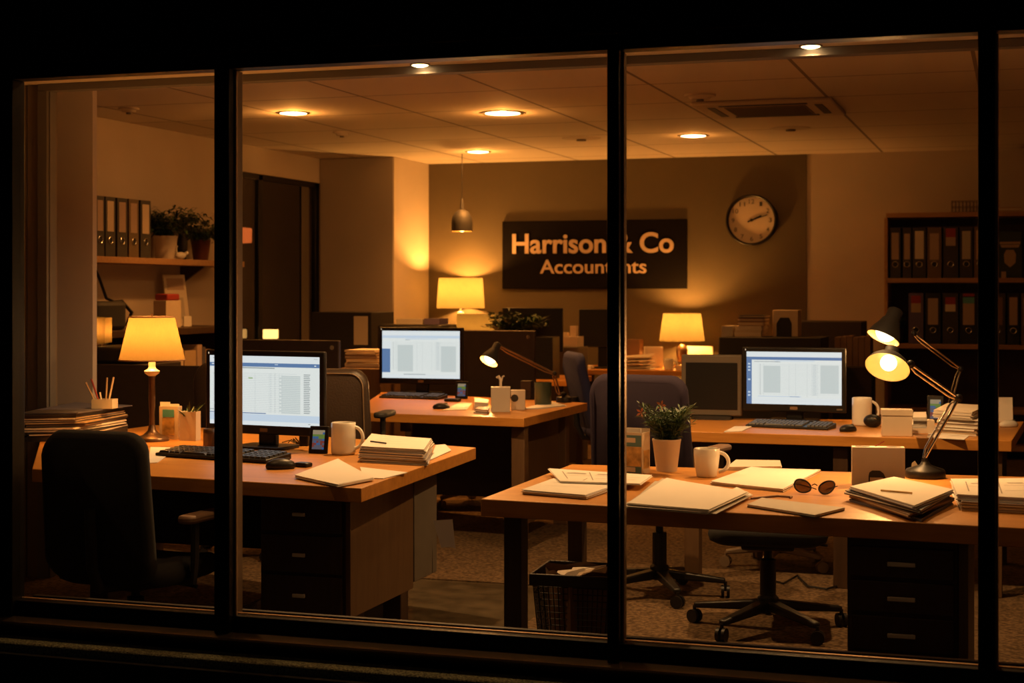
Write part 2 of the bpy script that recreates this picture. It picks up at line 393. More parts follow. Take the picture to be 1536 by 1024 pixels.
# front wall and shop window
OL = Y(18,500,YF).x; ZT = Y(911,75,YF).z; ZB = Y(911,966,YF).z; OR = 0.62
s = MB()
s.box(XL-.2, 4.40, -.15, OL-.06, 4.49, 3.4); s.box(OR+.05, 4.40, -.15, XR+.2, 4.49, 3.4)
s.box(OL-.06, 4.40, ZT+.05, OR+.05, 4.49, 3.4); s.box(OL-.06, 4.46, -.15, OR+.05, 4.60, ZB-.05)
struct(s.build('wall_front', M['cladding']))
win = bpy.data.objects.new('window_1', None); col.objects.link(win); win.location = (0, YF, 0); struct(win)
win['label'] = 'wide black aluminium office window'
def wpart(name, mb, mat, bevel=.003): 
    return mb.build(name, mat, win, bevel=bevel)
# members in window_1 local coords (y=0 at the outer face)
ht = Y(911,53,YF).z
s = MB(); s.box(OL-.06, 0, ZT, OR+.05, .07, ht); s.box(OL-.06, -.008, ht-.003, OR+.05, .07, ht+.003); wpart('head_rail', s, M['frame'])
s = MB(); s.box(OL-.06, .02, ZB-.045, OR+.05, .075, ZB); wpart('bottom_rail', s, M['frame'])
s = MB(); s.tube([(OL, .058, ZB+.002), (OR, .058, ZB+.002)], .0035, 8); s.build('glint_bead', M['frame_in'], win)  # strip added for the highlight along the rail, glint in its colour
s = MB(); s.add([(OL-.06, .02, ZB-.046), (OR+.05, .02, ZB-.046), (OR+.05, -.035, ZB-.058), (OL-.06, -.035, ZB-.058),
                 (OL-.06, .02, ZB-.10), (OR+.05, .02, ZB-.10), (OR+.05, -.035, ZB-.064), (OL-.06, -.035, ZB-.064)],
                [(0,3,2,1),(4,5,6,7),(3,7,6,2),(0,4,7,3),(1,2,6,5)]); wpart('sill_drip', s, M['sill'], 0)
s = MB(); s.box(OL-.06, 0, ZB-.045, OL, .07, ZT); wpart('jamb', s, M['frame'])
s = MB(); s.box(OR, 0, ZB-.045, OR+.05, .07, ZT); wpart('jamb', s, M['frame'])
mx = [(322, 344.5), (911, 929), (1467, 1493)]
xs = [(Y(a,500,YF).x, Y(b,500,YF).x) for a, b in mx]
for (a, b) in xs:
    s = MB(); s.box(a, -.004, ZB-.07, b, .03, ZT); mu = wpart('mullion', s, M['frame'], .002)
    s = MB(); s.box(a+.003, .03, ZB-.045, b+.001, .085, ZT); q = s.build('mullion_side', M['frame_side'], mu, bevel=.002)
    s = MB(); s.tube([(b+.003, .034, ZB), (b+.003, .034, ZT-.003)], .0052, 12); q = s.build('glint_bead', M['frame_in'], mu, bevel=.001); q['label'] = 'thin bead with a lamp glint put into its colour'  # added bead carries the vertical lamp glint in its colour
edges = [OL] + [e for ab in xs for e in ab] + [OR]
for k in range(0, 8, 2):
    s = MB(); s.box(edges[k], .040, ZB-.005, edges[k+1], .044, ZT+.005); s.build('pane', M['glass'], win)
# interior sill board and cloaking boards of the reveal
s = MB(); s.box(OL-.06, 4.60, ZB-.06, OR+.05, 4.62, ZB-.02); struct(s.build('trim_3', M['darkbrown']))
# stone ledge outside
zl = .318
s = MB(); s.box(XL-.3, 4.30, -.15, XR+.3, 4.398, zl); o = struct(s.build('trim_4', M['ledge'], bevel=.006)); 
s = MB(); s.box(XL-.3, 4.27, -.15, XR+.3, 4.30, zl-.03); struct(s.build('trim_5', M['cladding']))
s = MB(); s.box(-9, -6, -.25, 6, 4.45, -.15); struct(s.build('ground', M['asphalt']))

# left wall window
w2 = bpy.data.objects.new('window_2', None); col.objects.link(w2); w2.location = (XL, 0, 0); struct(w2)
def bar(y0, y1, z0, z1, name, mat=M['frame'], x0=-.08, x1=-.02):
    b = MB(); b.box(x0, y0, z0, x1, y1, z1); return b.build(name, mat, w2, bevel=.004)
ym1 = X(394,300,XL).y
bar(wy0, wy1, wz1-.05, wz1, 'head_rail'); bar(wy0, wy1, wz0, wz0+.05, 'bottom_rail')
for yy in (wy0+.03, ym1, wy1-.05): bar(yy-.035, yy+.045, wz0, wz1, 'mullion')
bar(X(457,300,XL).y, X(468,300,XL).y, wz0+.05, wz1-.05, 'blind_edge', M['grey'], -.036, -.03)
s = MB(); s.box(-.045, wy0, wz0, -.041, wy1, wz1); s.build('pane', M['darkpane'], w2)
s = MB(); s.box(XL-.9, wy0-1.5, 0, XL-.85, wy1+2.5, 3); struct(s.build('wall_neighbour', pmat('neighbour_brick', (.10,.065,.045), .9, noise=.4, nscale=8)))

# ------------------------------------------------------------------ ceiling fittings
def downlight(px, py, z, r, power, label, group='recessed ceiling downlights', spread=125, w3=None):
    p = w3 or P(px, py, z)
    t = thing('ceiling_downlight', label, 'ceiling light', (p.x, p.y, z), 0, group)
    s = MB(); s.cap0 = s.cap1 = False
    s.lathe([(r, 0), (r*1.0, -.006), (r*1.22, -.006), (r*1.26, -.001), (r*1.26, 0)], 28); s.build('trim_ring', M['steel'], t)
    s = MB(); s.lathe([(.0001, -.014), (r*.5, -.0135), (r*.98, -.007), (r*.98, -.002)], 28); s.build('lens', M['downlight'], t)
    light('SPOT', (0,0,-.03), power, WARM if 'ceiling' in group else SOFFIT, t, r*.6, spot_size=R(spread if 'ceiling' in group else 160), spot_blend=.9)
    if 'ceiling' in group: light('POINT', (0,0,-.06), power*.058, WARM, t, .03)
    return t
downlight(440, 169, CEIL, .095, 120, 'lit ceiling downlight nearest the left wall, above the shelf of binders')
downlight(754, 169, CEIL, .125, 150, 'largest lit ceiling downlight, in the middle of the ceiling')
downlight(717, 227, CEIL, .095, 110, 'small lit ceiling downlight near the back wall above the pendant lamp')
downlight(1040, 203, CEIL, .10, 42, 'lit ceiling downlight in front of the wall clock, below the air conditioner')
downlight(0, 0, ZS, .038, 118, 'small lit downlight in the lowered window soffit, left one of two', 'window soffit downlights', w3=Vector((Y(630,100,YP_-.10).x, YP_-.10, 0)))
downlight(0, 0, ZS, .040, 110, 'small lit downlight in the lowered window soffit, right one of two', 'window soffit downlights', w3=Vector((Y(1216,74,YP_-.10).x, YP_-.10, 0)))
for k_, xx_ in enumerate((-2.95, -1.55, -.35)):
    downlight(0, 0, ZS, .045, (12, 11, 9)[k_], ('left', 'middle', 'right')[k_] + ' one of three downlights in the window soffit close to the glass, above the view', 'window soffit downlights', w3=Vector((xx_, 4.98, ZS)))
def disc(name, px, py, r, label, cat, mat=M['wall'], h=.03):
    p = P(px, py, CEIL); t = thing(name, label, cat, (p.x, p.y, CEIL))
    s = MB(); s.lathe([(r*.0001, -h), (r*.6, -h), (r*.75, -h*.5), (r, -h*.4), (r, 0)], 28); s.build('cover', mat, t)
    s = MB(); s.lathe([(r*.25, -h-.012), (r*.25, -h)], 16); s.build('sensor', M['grey'], t)
disc('smoke_detector', 513, 198, .07, 'small round smoke detector on the ceiling between two left downlights', 'smoke detector')
disc('smoke_detector', 193, 162, .07, 'small smoke detector on the ceiling near the left pier', 'smoke detector')
disc('smoke_detector', 1050, 142, .10, 'round smoke detector on the ceiling beside the air conditioner', 'smoke detector')
disc('ceiling_speaker', 1186, 192, .15, 'flat round plate on the ceiling behind the air conditioner', 'ceiling speaker', M['wall'], .012)
disc('ceiling_speaker', 872, 207, .16, 'flat round plate on the ceiling left of the middle mullion', 'ceiling speaker', M['wall'], .012)
# cassette air conditioner
a = P(1085,176,CEIL); b_ = P(1235,147,CEIL)
ac = thing('ceiling_air_conditioner', 'square ceiling cassette air conditioner with dark grille', 'air conditioner', (-1.62, 10.66, CEIL-.001))
s = MB(); s.box(-.46, -.44, -.025, .46, .44, 0); s.build('panel', M['wall'], ac, bevel=.01)
s = MB(); s.box(-.27, -.25, -.031, .27, .25, -.025); s.build('grille', M['binder_olive'], ac, bevel=.004)
for k in range(9): 
    s = MB(); y = -.22 + .055*k; s.box(-.26, y, -.036, .26, y+.012, -.031); s.build('grille_slat', M['grey'], ac)
for (x0,y0,x1,y1) in ((-.29,-.36,.29,-.31),(-.29,.31,.29,.36),(-.38,-.27,-.33,.27),(.33,-.27,.38,.27)):
    s = MB(); s.box(x0,y0,-.029,x1,y1,-.0251); s.build('air_slot', M['blackmatt'], ac)
# pendant
pp = D(693, 347, 14.3)
pe = thing('pendant_lamp', 'small dark bell-shaped pendant lamp hanging by the back wall', 'pendant lamp', (pp.x, pp.y, pp.z))
s = MB(); s.cap0 = s.cap1 = False
s.lathe([(.097,0),(.098,.07),(.09,.13),(.06,.18),(.02,.2),(.018,.24),(.008,.30)], 28); s.build('lamp_shade', M['blackmatt'], pe)
s = MB(); s.cap0 = s.cap1 = False; s.lathe([(.094,.001),(.095,.07),(.087,.127),(.055,.176),(.001,.19)], 28); s.build('shade_lining', M['enamel'], pe)
s = MB(); s.tube([(0,0,.29),(0,0,CEIL-pp.z)], .004, 6); s.build('cable', M['black'], pe)
s = MB(); s.sphere((0,0,.03), .035); s.build('bulb', M['bulbdim'], pe)
light('POINT', (0,0,-.02), 2.5, WARM, pe, .03)

# sign
sa, sb = Y(753,332,YB-.05), Y(1030,433,YB-.05)
sg = thing('office_sign', 'dark rectangular sign on the back wall reading Harrison & Co Accountants', 'sign', ((sa.x+sb.x)/2, YB-.045, (sa.z+sb.z)/2))
hw, hh = (sb.x-sa.x)/2, (sa.z-sb.z)/2
s = MB(); s.box(-hw, 0, -hh, hw, .032, hh); s.build('sign_board', M['signboard'], sg, bevel=.004)
def text(body, name, parent, x0, x1, z0, mat, off=.012, ext=.008, zh=None, y=-.001):
    c = bpy.data.curves.new(name, 'FONT'); c.body = body; c.extrude = ext; c.offset = off
    o = bpy.data.objects.new(name, c); col.objects.link(o)
    bpy.context.view_layer.update()
    me = bpy.data.meshes.new_from_object(o.evaluated_get(bpy.context.evaluated_depsgraph_get()))
    col.objects.unlink(o); bpy.data.objects.remove(o)
    vx = [v.co.x for v in me.vertices]; vy = [v.co.y for v in me.vertices]
    k = (x1-x0)/(max(vx)-min(vx)); kz = k if zh is None else zh/(max(vy))
    mnx = min(vx)
    for v in me.vertices:
        v.co = Vector((x0 + (v.co.x-mnx)*k, y - v.co.z, z0 + v.co.y*kz))
    me.flip_normals() if False else None
    me.materials.clear(); me.materials.append(mat)
    ob = bpy.data.objects.new(name, me); col.objects.link(ob); ob.parent = parent
    return ob
def sx(px): return Y(px,400,YB-.05).x - sg.location.x
def sz(py): return Y(890,py,YB-.05).z - sg.location.z
text('Harrison & Co', 'lettering', sg, sx(768.5), sx(1010.5), sz(378.5), M['letter'], .022, zh=sz(349)-sz(378.5))
text('Accountants', 'lettering', sg, sx(810), sx(969.5), sz(409.5), M['letter'], .012, zh=sz(389)-sz(409.5))

# clock
ck = Y(1127, 330, YB-.05)
t = thing('wall_clock', 'round wall clock with black rim showing eleven past two', 'clock', (ck.x, YB-.012, ck.z))
rk = .238
FR = Matrix.Rotation(R(90), 4, 'X')
s = MB(); s.cap0 = True; s.cap1 = False
s.lathe([(rk, .0), (rk, .05), (rk-.012, .062), (rk-.026, .05), (rk-.026, .02)], 48, 0, FR); s.build('rim', M['black'], t)
s = MB(); s.lathe([(rk-.02, .01), (rk-.02, .022)], 48, 0, FR); s.build('dial', M['clockface'], t)
for k in range(1, 13):
    a = R(90-30*k); nx, nz = .172*math.cos(a), .172*math.sin(a)
    wd = .05 if k > 9 else .026
    text(str(k), 'numeral', t, nx-wd/2, nx+wd/2, nz-.02, M['binder_grey'], .0, .001, zh=.04, y=-.0235)
for L, wdt, ang in ((.155, .008, 18), (.10, .013, 24)):
    s = MB(); d = Matrix.Rotation(-R(ang), 4, 'Y'); s.box(-.04, -.03, -wdt/2, L, -.026, wdt/2, 0, d); s.build('hand', M['black'], t)
s = MB(); s.lathe([(.014,.022),(.014,.034)], 16, 0, FR); s.build('hub', M['black'], t)
# ------------------------------------------------------------------ furniture makers
def lerp(a, b, t): return a + (b-a)*t
def bilin(q, u, v):   # q: 4 corners order FL FR BR BL
    return lerp(lerp(q[0], q[1], u), lerp(q[3], q[2], u), v)
def sheaf(name, label, cat, corners, z0, t, n, mats=('paper',), jit=.006, group=None, curl=.0, lines=0, kind=None, sketch=False, seed=None, colors=None):
    """bundle of sheets whose TOP face corners are seen at the given pixels (front-left, front-right, back-right, back-left)"""
    rnd = random.Random(seed if seed is not None else hash_(label))
    q = [c_ if isinstance(c_, Vector) else P(c_[0], c_[1], z0+t) for c_ in corners]
    q = [Vector((a.x, a.y, 0)) for a in q]; c = sum(q, Vector())/4
    ms = [M[m] for m in mats] + [M['ink']]
    s = MB(); N = 6
    for k in range(n):
        top = (k == n-1)
        j = 0 if top else jit
        ang = rnd.uniform(-j, j)*3; dx, dy = rnd.uniform(-j, j), rnd.uniform(-j, j)
        rot = Matrix.Rotation(ang, 3, 'Z')
        qq = [rot @ (a-c) + c + Vector((dx, dy, 0)) for a in q]
        za, zb = z0 + t*k/n + .0003, z0 + t*(k+1)/n
        if k == n-1: zb += .0
        vs = []; fs = []
        for layer, z in ((0, za), (1, zb)):
            for i in range(N+1):
                for jj in range(N+1):
                    u, v = i/N, jj/N
                    p = bilin(qq, u, v)
                    lift = 0
                    if curl and k >= n-2: lift = curl*((abs(u-.5)*2)**4*(1 if rnd_corner(seed or 1, u, v) else .15))*(.4+.6*v)
                    vs.append((p.x, p.y, z + lift))
        def id_(l, i, jj): return l*(N+1)**2 + i*(N+1) + jj
        for i in range(N):
            for jj in range(N):
                fs.append((id_(1,i,jj), id_(1,i+1,jj), id_(1,i+1,jj+1), id_(1,i,jj+1)))
                fs.append((id_(0,i,jj), id_(0,i,jj+1), id_(0,i+1,jj+1), id_(0,i+1,jj)))
        for i in range(N):
            fs.append((id_(0,i,0), id_(0,i+1,0), id_(1,i+1,0), id_(1,i,0)))
            fs.append((id_(0,i+1,N), id_(0,i,N), id_(1,i,N), id_(1,i+1,N)))
            fs.append((id_(0,0,i+1), id_(0,0,i), id_(1,0,i), id_(1,0,i+1)))
            fs.append((id_(0,N,i), id_(0,N,i+1), id_(1,N,i+1), id_(1,N,i)))
        m = (colors[k % len(colors)] if colors else k % len(mats))
        s.add(vs, fs, m)
    im = len(ms)-1; zt = z0+t+.0006
    def strip(u0, v0, u1, v1, w):
        a, b = bilin(q, u0, v0), bilin(q, u1, v1); d = (b-a); nrm = Vector((-d.y, d.x, 0)).normalized()*w/2
        s.add([(a.x-nrm.x, a.y-nrm.y, zt), (b.x-nrm.x, b.y-nrm.y, zt), (b.x+nrm.x, b.y+nrm.y, zt), (a.x+nrm.x, a.y+nrm.y, zt)], [(0,1,2,3)], im)
    for k in range(lines):
        v = .88 - k*.72/max(1, lines); strip(.14, v, rnd.uniform(.5, .86), v, .0022)
    if sketch:
        for (u0,v0,u1,v1) in ((.12,.2,.12,.8),(.42,.15,.4,.85),(.7,.2,.66,.8),(.12,.5,.4,.52),(.45,.3,.65,.34),(.45,.6,.64,.6),(.74,.35,.9,.35),(.74,.55,.92,.6),(.3,.1,.36,.3),(.2,.75,.36,.75)):
            strip(u0, v0, u1, v1, .004)
        strip(.16, .68, .36, .68, .02); strip(.48, .72, .62, .72, .018)
    o = s.build(name, ms, recenter=True, smooth=0)
    return tag(o, label, cat, group)
def hash_(t):
    h = 7
    for ch in t: h = (h*31 + ord(ch)) % 1000003
    return h
def rnd_corner(seed, u, v): return (u > .5) == (seed % 2 == 0)

def chair(label, loc, rz, fabric, seat_h=.47, back=(.46, .52), back_z=.98, arms=True, group='office chairs', piping=None, base_mat='black', backrest=True, arm_mat='blackmatt', lean=8, name='office_chair', cat='chair', leg_r=.31):
    """front of the chair is +Y; the backrest stands at -Y"""
    t = thing(name, label, cat, loc, rz, group)
    bm = M[base_mat]
    for k in range(5):
        a = R(72*k + 20); ca, sa = math.cos(a), math.sin(a)
        s = MB(); T = Matrix.Rotation(a, 4, 'Z')
        s.add([(.02,-.03,.085),(.02,.03,.085),(.02,.03,.13),(.02,-.03,.13),(leg_r,-.018,.066),(leg_r,.018,.066),(leg_r,.018,.09),(leg_r,-.018,.09)],
              [(0,1,2,3),(4,7,6,5),(0,4,5,1),(1,5,6,2),(2,6,7,3),(3,7,4,0)], 0, T)
        lg = s.build('base_leg', bm, t, bevel=.008)
        s = MB(); c = Matrix.Translation((leg_r*ca, leg_r*sa, .03)) @ Matrix.Rotation(a+.6*k, 4, 'Z') @ Matrix.Rotation(R(90), 4, 'Y')
        for dx in (-.020, .006):
            s.lathe([(.029, dx), (.029, dx+.014)], 16, 0, c)
        s.tube([(leg_r*ca, leg_r*sa, .03), (leg_r*ca, leg_r*sa, .075)], .008, 8)
        s.build('caster', bm, lg)
    s = MB(); s.lathe([(.045,.08),(.045,.14),(.034,.15),(.034,.30),(.018,.305),(.018,seat_h-.06)], 20); s.build('gas_column', M['black'], t)
    s = MB(); s.box(-.11,-.13,seat_h-.085,.11,.13,seat_h-.055); s.build('tilt_mechanism', M['blackmatt'], t, bevel=.01)
    s = MB(); s.tube([(.1,.02,seat_h-.07),(.2,.03,seat_h-.075),(.25,.03,seat_h-.08)], .007, 8); s.build('tilt_lever', M['black'], t)
    # seat cushion
    s = MB(); N = 14; pts = roundrect(.50, .48, .10, 5)
    rings = [(.86, seat_h-.06), (.97, seat_h-.045), (1.0, seat_h-.02), (.97, seat_h+.01), (.86, seat_h+.025), (.5, seat_h+.018)]
    vs = [(p[0]*k, p[1]*k + .03, z - (.02 if p[1] > .18 and z > seat_h else 0)) for k, z in rings for p in pts]; n = len(pts)
    fs = [(i*n+j, i*n+(j+1)%n, (i+1)*n+(j+1)%n, (i+1)*n+j) for i in range(len(rings)-1) for j in range(n)]
    fs += [tuple(range(n-1,-1,-1)), tuple((len(rings)-1)*n+j for j in range(n))]
    s.add(vs, fs); s.build('seat', fabric, t, smooth=60)
    if backrest:
        bw, bh = back; L = R(lean)
        zc = back_z - bh/2
        T = Matrix.Translation((0, -.225, zc)) @ Matrix.Rotation(L, 4, 'X')
        pts = roundrect(bw, bh, .085, 6)
        rings = [(.90, .030), (.97, .022), (1.0, .0), (.97, -.026), (.88, -.036), (.45, -.030)]
        def curve(x, z): return .16*x*x*2.0 - .05*math.sin((z/bh+.5)*math.pi)
        vs = [(p[0]*k*(1 - .10*(p[1]/bh+.5)*0 - .06*(p[1]/bh)), y*-1 + curve(p[0]*k, p[1]*k), p[1]*k) for k, y in rings for p in pts]
        n = len(pts)
        fs = [(i*n+j, (i+1)*n+j, (i+1)*n+(j+1)%n, i*n+(j+1)%n) for i in range(len(rings)-1) for j in range(n)]
        fs += [tuple(range(n)), tuple((len(rings)-1)*n+j for j in range(n-1,-1,-1))]
        s = MB(); s.add(vs, fs, 0, T); bo = s.build('backrest', fabric, t, smooth=60)
        if piping:
            s = MB(); pp_ = [T @ Vector((p[0]*.90, -.034 + curve(p[0]*.9, p[1]*.93), p[1]*.93)) for p in pts]; pp_.append(pp_[0])
            s.tube(pp_, .004, 6, caps=False); s.build('piping', piping, bo)
        s = MB(); s.tube([(0,-.08,seat_h-.07),(0,-.22,seat_h-.06),(0,-.262,seat_h+.02),(0,-.275,zc)], .022, 10); s.build('back_support', M['blackmatt'], t)
    if arms:
        for sg_ in (-1, 1):
            x = sg_*.27
            s = MB(); s.tube([(sg_*.12,-.02,seat_h-.06),(x,-.02,seat_h-.05),(x+.012*sg_,-.03,seat_h+.04),(x+.012*sg_,-.03,seat_h+.17)], .016, 8)
            ar = s.build('armrest', M['blackmatt'], t)
            s = MB(); s.prism([(p[0]+x+.01*sg_, p[1]+.02) for p in roundrect(.075, .25, .035, 4)], seat_h+.17, seat_h+.20); s.build('arm_pad', M[arm_mat], ar, bevel=.01)
    return t

def screen_mesh(w, h, style):
    """user interface drawn as coloured cells; plane y=0, facing -Y, origin centre"""
    s = MB(); mats = [M[k] for k in ('s_white','s_page','s_blue','s_pale','s_grey','s_line','s_text','s_green')]
    def rc(u0, v0, u1, v1, m, lv=1):   # v measured from the top
        x0, x1 = -w/2+u0*w, -w/2+u1*w; z1, z0 = h/2-v0*h, h/2-v1*h; y = -.0003*lv
        s.add([(x0,y,z0),(x1,y,z0),(x1,y,z1),(x0,y,z1)], [(0,1,2,3)], m)
    rnd = random.Random(style)
    rc(0,0,1,1,1,0); rc(0,0,1,.10,0); 
    if style == 1:
        rc(0,.10,1,.155,2); rc(.02,.115,.09,.13,0,2); rc(.6,.115,.63,.125,3,2); rc(.955,.12,.97,.135,0,2)
        rc(.03,.03,.07,.04,6,2); rc(.95,.03,.985,.035,6,2); rc(.0,.84,1,.94,3); rc(0,.94,1,1,0); rc(.0,.82,.52,.832,2); 
        rc(.04,.25,.09,.27,7,2); rc(.36,.31,.40,.33,7,2); rc(.28,.165,.60,.18,6,2)
        for k in range(22):
            v = .25 + k*.026; rc(.02,v,.06+rnd.random()*.03,v+.004,5); 
            rc(.02,v,.80,v+.003,5)
            rc(.60,v,.605,v+.008,6); rc(.56,v,.57,v+.01,5)
            rc(.86,v,.91+rnd.random()*.01,v+.012,6)
            if k > 0: rc(.66 if k%2 else .64,v,.83,v+.021,4)
        for u in (.10,.42,.55,.60,.64,.665): rc(u,.25,u+.002,.82,5)
        rc(.0,.78,.04,.79,6); rc(.9,.955,.92,.965,6,2)
    else:
        rc(0,.10,1,.155,2 if style == 3 else 3); rc(.30,.165,.72,.18,3,2); rc(.30,.19,.36,.198,6,2)
        if style == 3:
            rc(0,.155,.055,1,2)
            for v in (.22,.28,.34,.52,.76,.82): rc(.015,v,.04,v+.03,3,2)
            rc(.08,.185,.34,.195,6); 
            rc(.18,.27,.36,.78,4); rc(.78,.25,.97,.78,4); rc(.06,.88,1,1,0)
            rc(.12,.845,.58,.86,3); rc(.46,.848,.56,.858,2)
        else:
            rc(0,.22,.12,.38,0); rc(0,.38,.105,.88,2); rc(0,.92,1,1,0)
            rc(.20,.30,.40,.86,4); rc(.76,.32,.95,.86,4); rc(.28,.91,.56,.925,6)
        for k in range(22):
            v = .24 + k*.027; rc(.12,v,.98,v+.0025,5,2)
            rc(.14,v,.15,v+.01,6,2); rc(.70,v,.74,v+.011,5,2)
        for u in (.18,.45,.52,.64,.69,.75): rc(u,.22,u+.002,.86,5,2)
    return s, mats
def monitor(label, loc, rz, w, h, style=1, lift=.13, tiltx=0, depth=.045, base=True, group=None, cat='monitor'):
    """origin on the desk below the screen; faces -Y"""
    t = thing('computer_monitor', label, cat, loc, rz, group)
    zc = lift + h/2; bz = .024; bot = .040
    T = Matrix.Translation((0, 0, zc))
    s = MB(); s.box(-w/2,-.012,-h/2, w/2, .012, h/2, 0, T); s.build('casing', M['black'], t, bevel=.006)
    s = MB(); s.prism([(p[0], p[1]) for p in roundrect(w*.72, h*.7, .03)], 0, depth, 0, T @ Matrix.Translation((0,.012+depth,0)) @ FLATY); s.build('rear_bulge', M['blackmatt'], t, bevel=.008)
    sw, sh = w-2*bz, h-bz-bot
    if style:
        sm, mats = screen_mesh(sw, sh, style); sm.v = [v + Vector((0,-.0125,zc+(bot-bz)/2)) for v in sm.v]; sm.build('screen', mats, t, smooth=0)
        s = MB(); s.prism([(p[0], p[1]) for p in roundrect(.040, .016, .004)], 0, .002, 0, Matrix.Translation((0,-.012,zc-h/2+bot/2)) @ FLATY); s.build('badge', M['folder_brown'], t)
        s = MB(); s.box(w/2-.05,-.0135,zc-h/2+.014,w/2-.02,-.012,zc-h/2+.022); s.build('button_strip', M['grey'], t)
        s = MB(); s.box(-w/2+.016,-.0135,zc+h/2-.018,-w/2+.020,-.012,zc+h/2-.010); s.build('status_light', M['led'], t)
    if base:
        s = MB(); s.box(-.045,.012,.012,.045,.045,zc); s.build('stand_neck', M['black'], t, bevel=.006)
        s = MB(); s.prism(roundrect(.26,.19,.04), 0, .014, 0, Matrix.Translation((0,.01,0))); s.build('stand_foot', M['black'], t, bevel=.004)
    return t
def keyboard(label, loc, rz, w=.46, d=.155, detailed=False, group=None):
    t = thing('keyboard', label, 'keyboard', loc, rz, group)
    s = MB(); s.add([(-w/2,-d/2,.0),(w/2,-d/2,.0),(w/2,d/2,.0),(-w/2,d/2,.0),(-w/2,-d/2,.012),(w/2,-d/2,.012),(w/2,d/2,.026),(-w/2,d/2,.026)],
                    [(0,3,2,1),(4,5,6,7),(0,1,5,4),(1,2,6,5),(2,3,7,6),(3,0,4,7)]); s.build('keyboard_body', M['black'], t, bevel=.004)
    nx, ny = 20, 5
    kw, kd = (w-.02)/nx, (d-.02)/ny
    proto = {}
    def key(x, y, wd):
        z = .012 + (y+d/2)/d*.014
        if wd not in proto:
            b = MB(); a, c = wd*kw/2-.0015, kd/2-.0015
            b.add([(-a,-c,0),(a,-c,0),(a,c,0),(-a,c,0),(-a*.82,-c*.7,.008),(a*.82,-c*.7,.008),(a*.82,c*.8,.009),(-a*.82,c*.8,.009)],
                  [(4,5,6,7),(0,1,5,4),(1,2,6,5),(2,3,7,6),(3,0,4,7)])
            if not detailed: return b, (x, y, z)
            o = b.build('key', M['key'], t, loc=(x, y, z)); proto[wd] = o
        else:
            o = proto[wd].copy(); col.objects.link(o); o.location = (x, y, z); o.parent = t
    grid = MB()
    for r in range(ny):
        c = 0
        while c < nx:
            if c in (14,): c += 1; continue
            wd = 5 if (r == 0 and c == 4) else (2 if (c in (0, 12) and r in (0,1,2)) else 1)
            if c + wd > nx: wd = 1
            x = -w/2+.01+kw*(c+wd/2); y = -d/2+.01+kd*(r+.5)
            k = key(x, y, wd)
            if not detailed: grid.add([v + Vector(k[1]) for v in k[0].v], k[0].f)
            c += wd
    if not detailed: grid.build('keypad', M['key'], t)
    return t
def mouse(label, loc, rz, group=None, sc_=1.0, mat='black'):
    t = thing('computer_mouse', label, 'mouse', loc, rz, group)
    s = MB(); s.sphere((0,0,.010*sc_), .05*sc_, 0, .60, 1.05, .52, 20, 12); 
    s.v = [Vector((v.x, v.y, max(v.z, .0005))) for v in s.v]
    s.build('mouse_body', M[mat], t, smooth=70)
    s = MB(); s.box(-.003,.018,.030*sc_,.003,.036,.0365*sc_); s.build('scroll_wheel', M['grey'], t, bevel=.001)
    return t
def mug(label, loc, rz, r=.05, h=.125, mat='ceramic', group=None, taper=.0, cat='mug'):
    t = thing('mug', label, cat, loc, rz, group)
    s = MB(); s.cap0 = True; s.cap1 = False
    rb = r*(1-taper)
    s.lathe([(rb*.85,0),(rb*.97,.004),(rb,.012),(rb*1.0+(r-rb)*.5,h*.35),(r,h*.75),(r,h-.003),(r-.003,h),(r-.0055,h-.003),(r-.006,h*.7),(rb-.007,.02),(.0001,.012)], 36)
    s.build('mug_body', M[mat], t, smooth=60)
    s = MB(); pts = []
    for k in range(13):
        a = R(-80 + 160*k/12); pts.append((r*.93 + .036*math.cos(a)*(1.0) , 0, h*.52 + h*.33*math.sin(a)))
    pts = [(r*.9, 0, h*.18)] + pts + [(r*.9,0,h*.86)]
    s.tube(pts, .0075, 10); s.build('handle', M[mat], t, smooth=60)
    return t
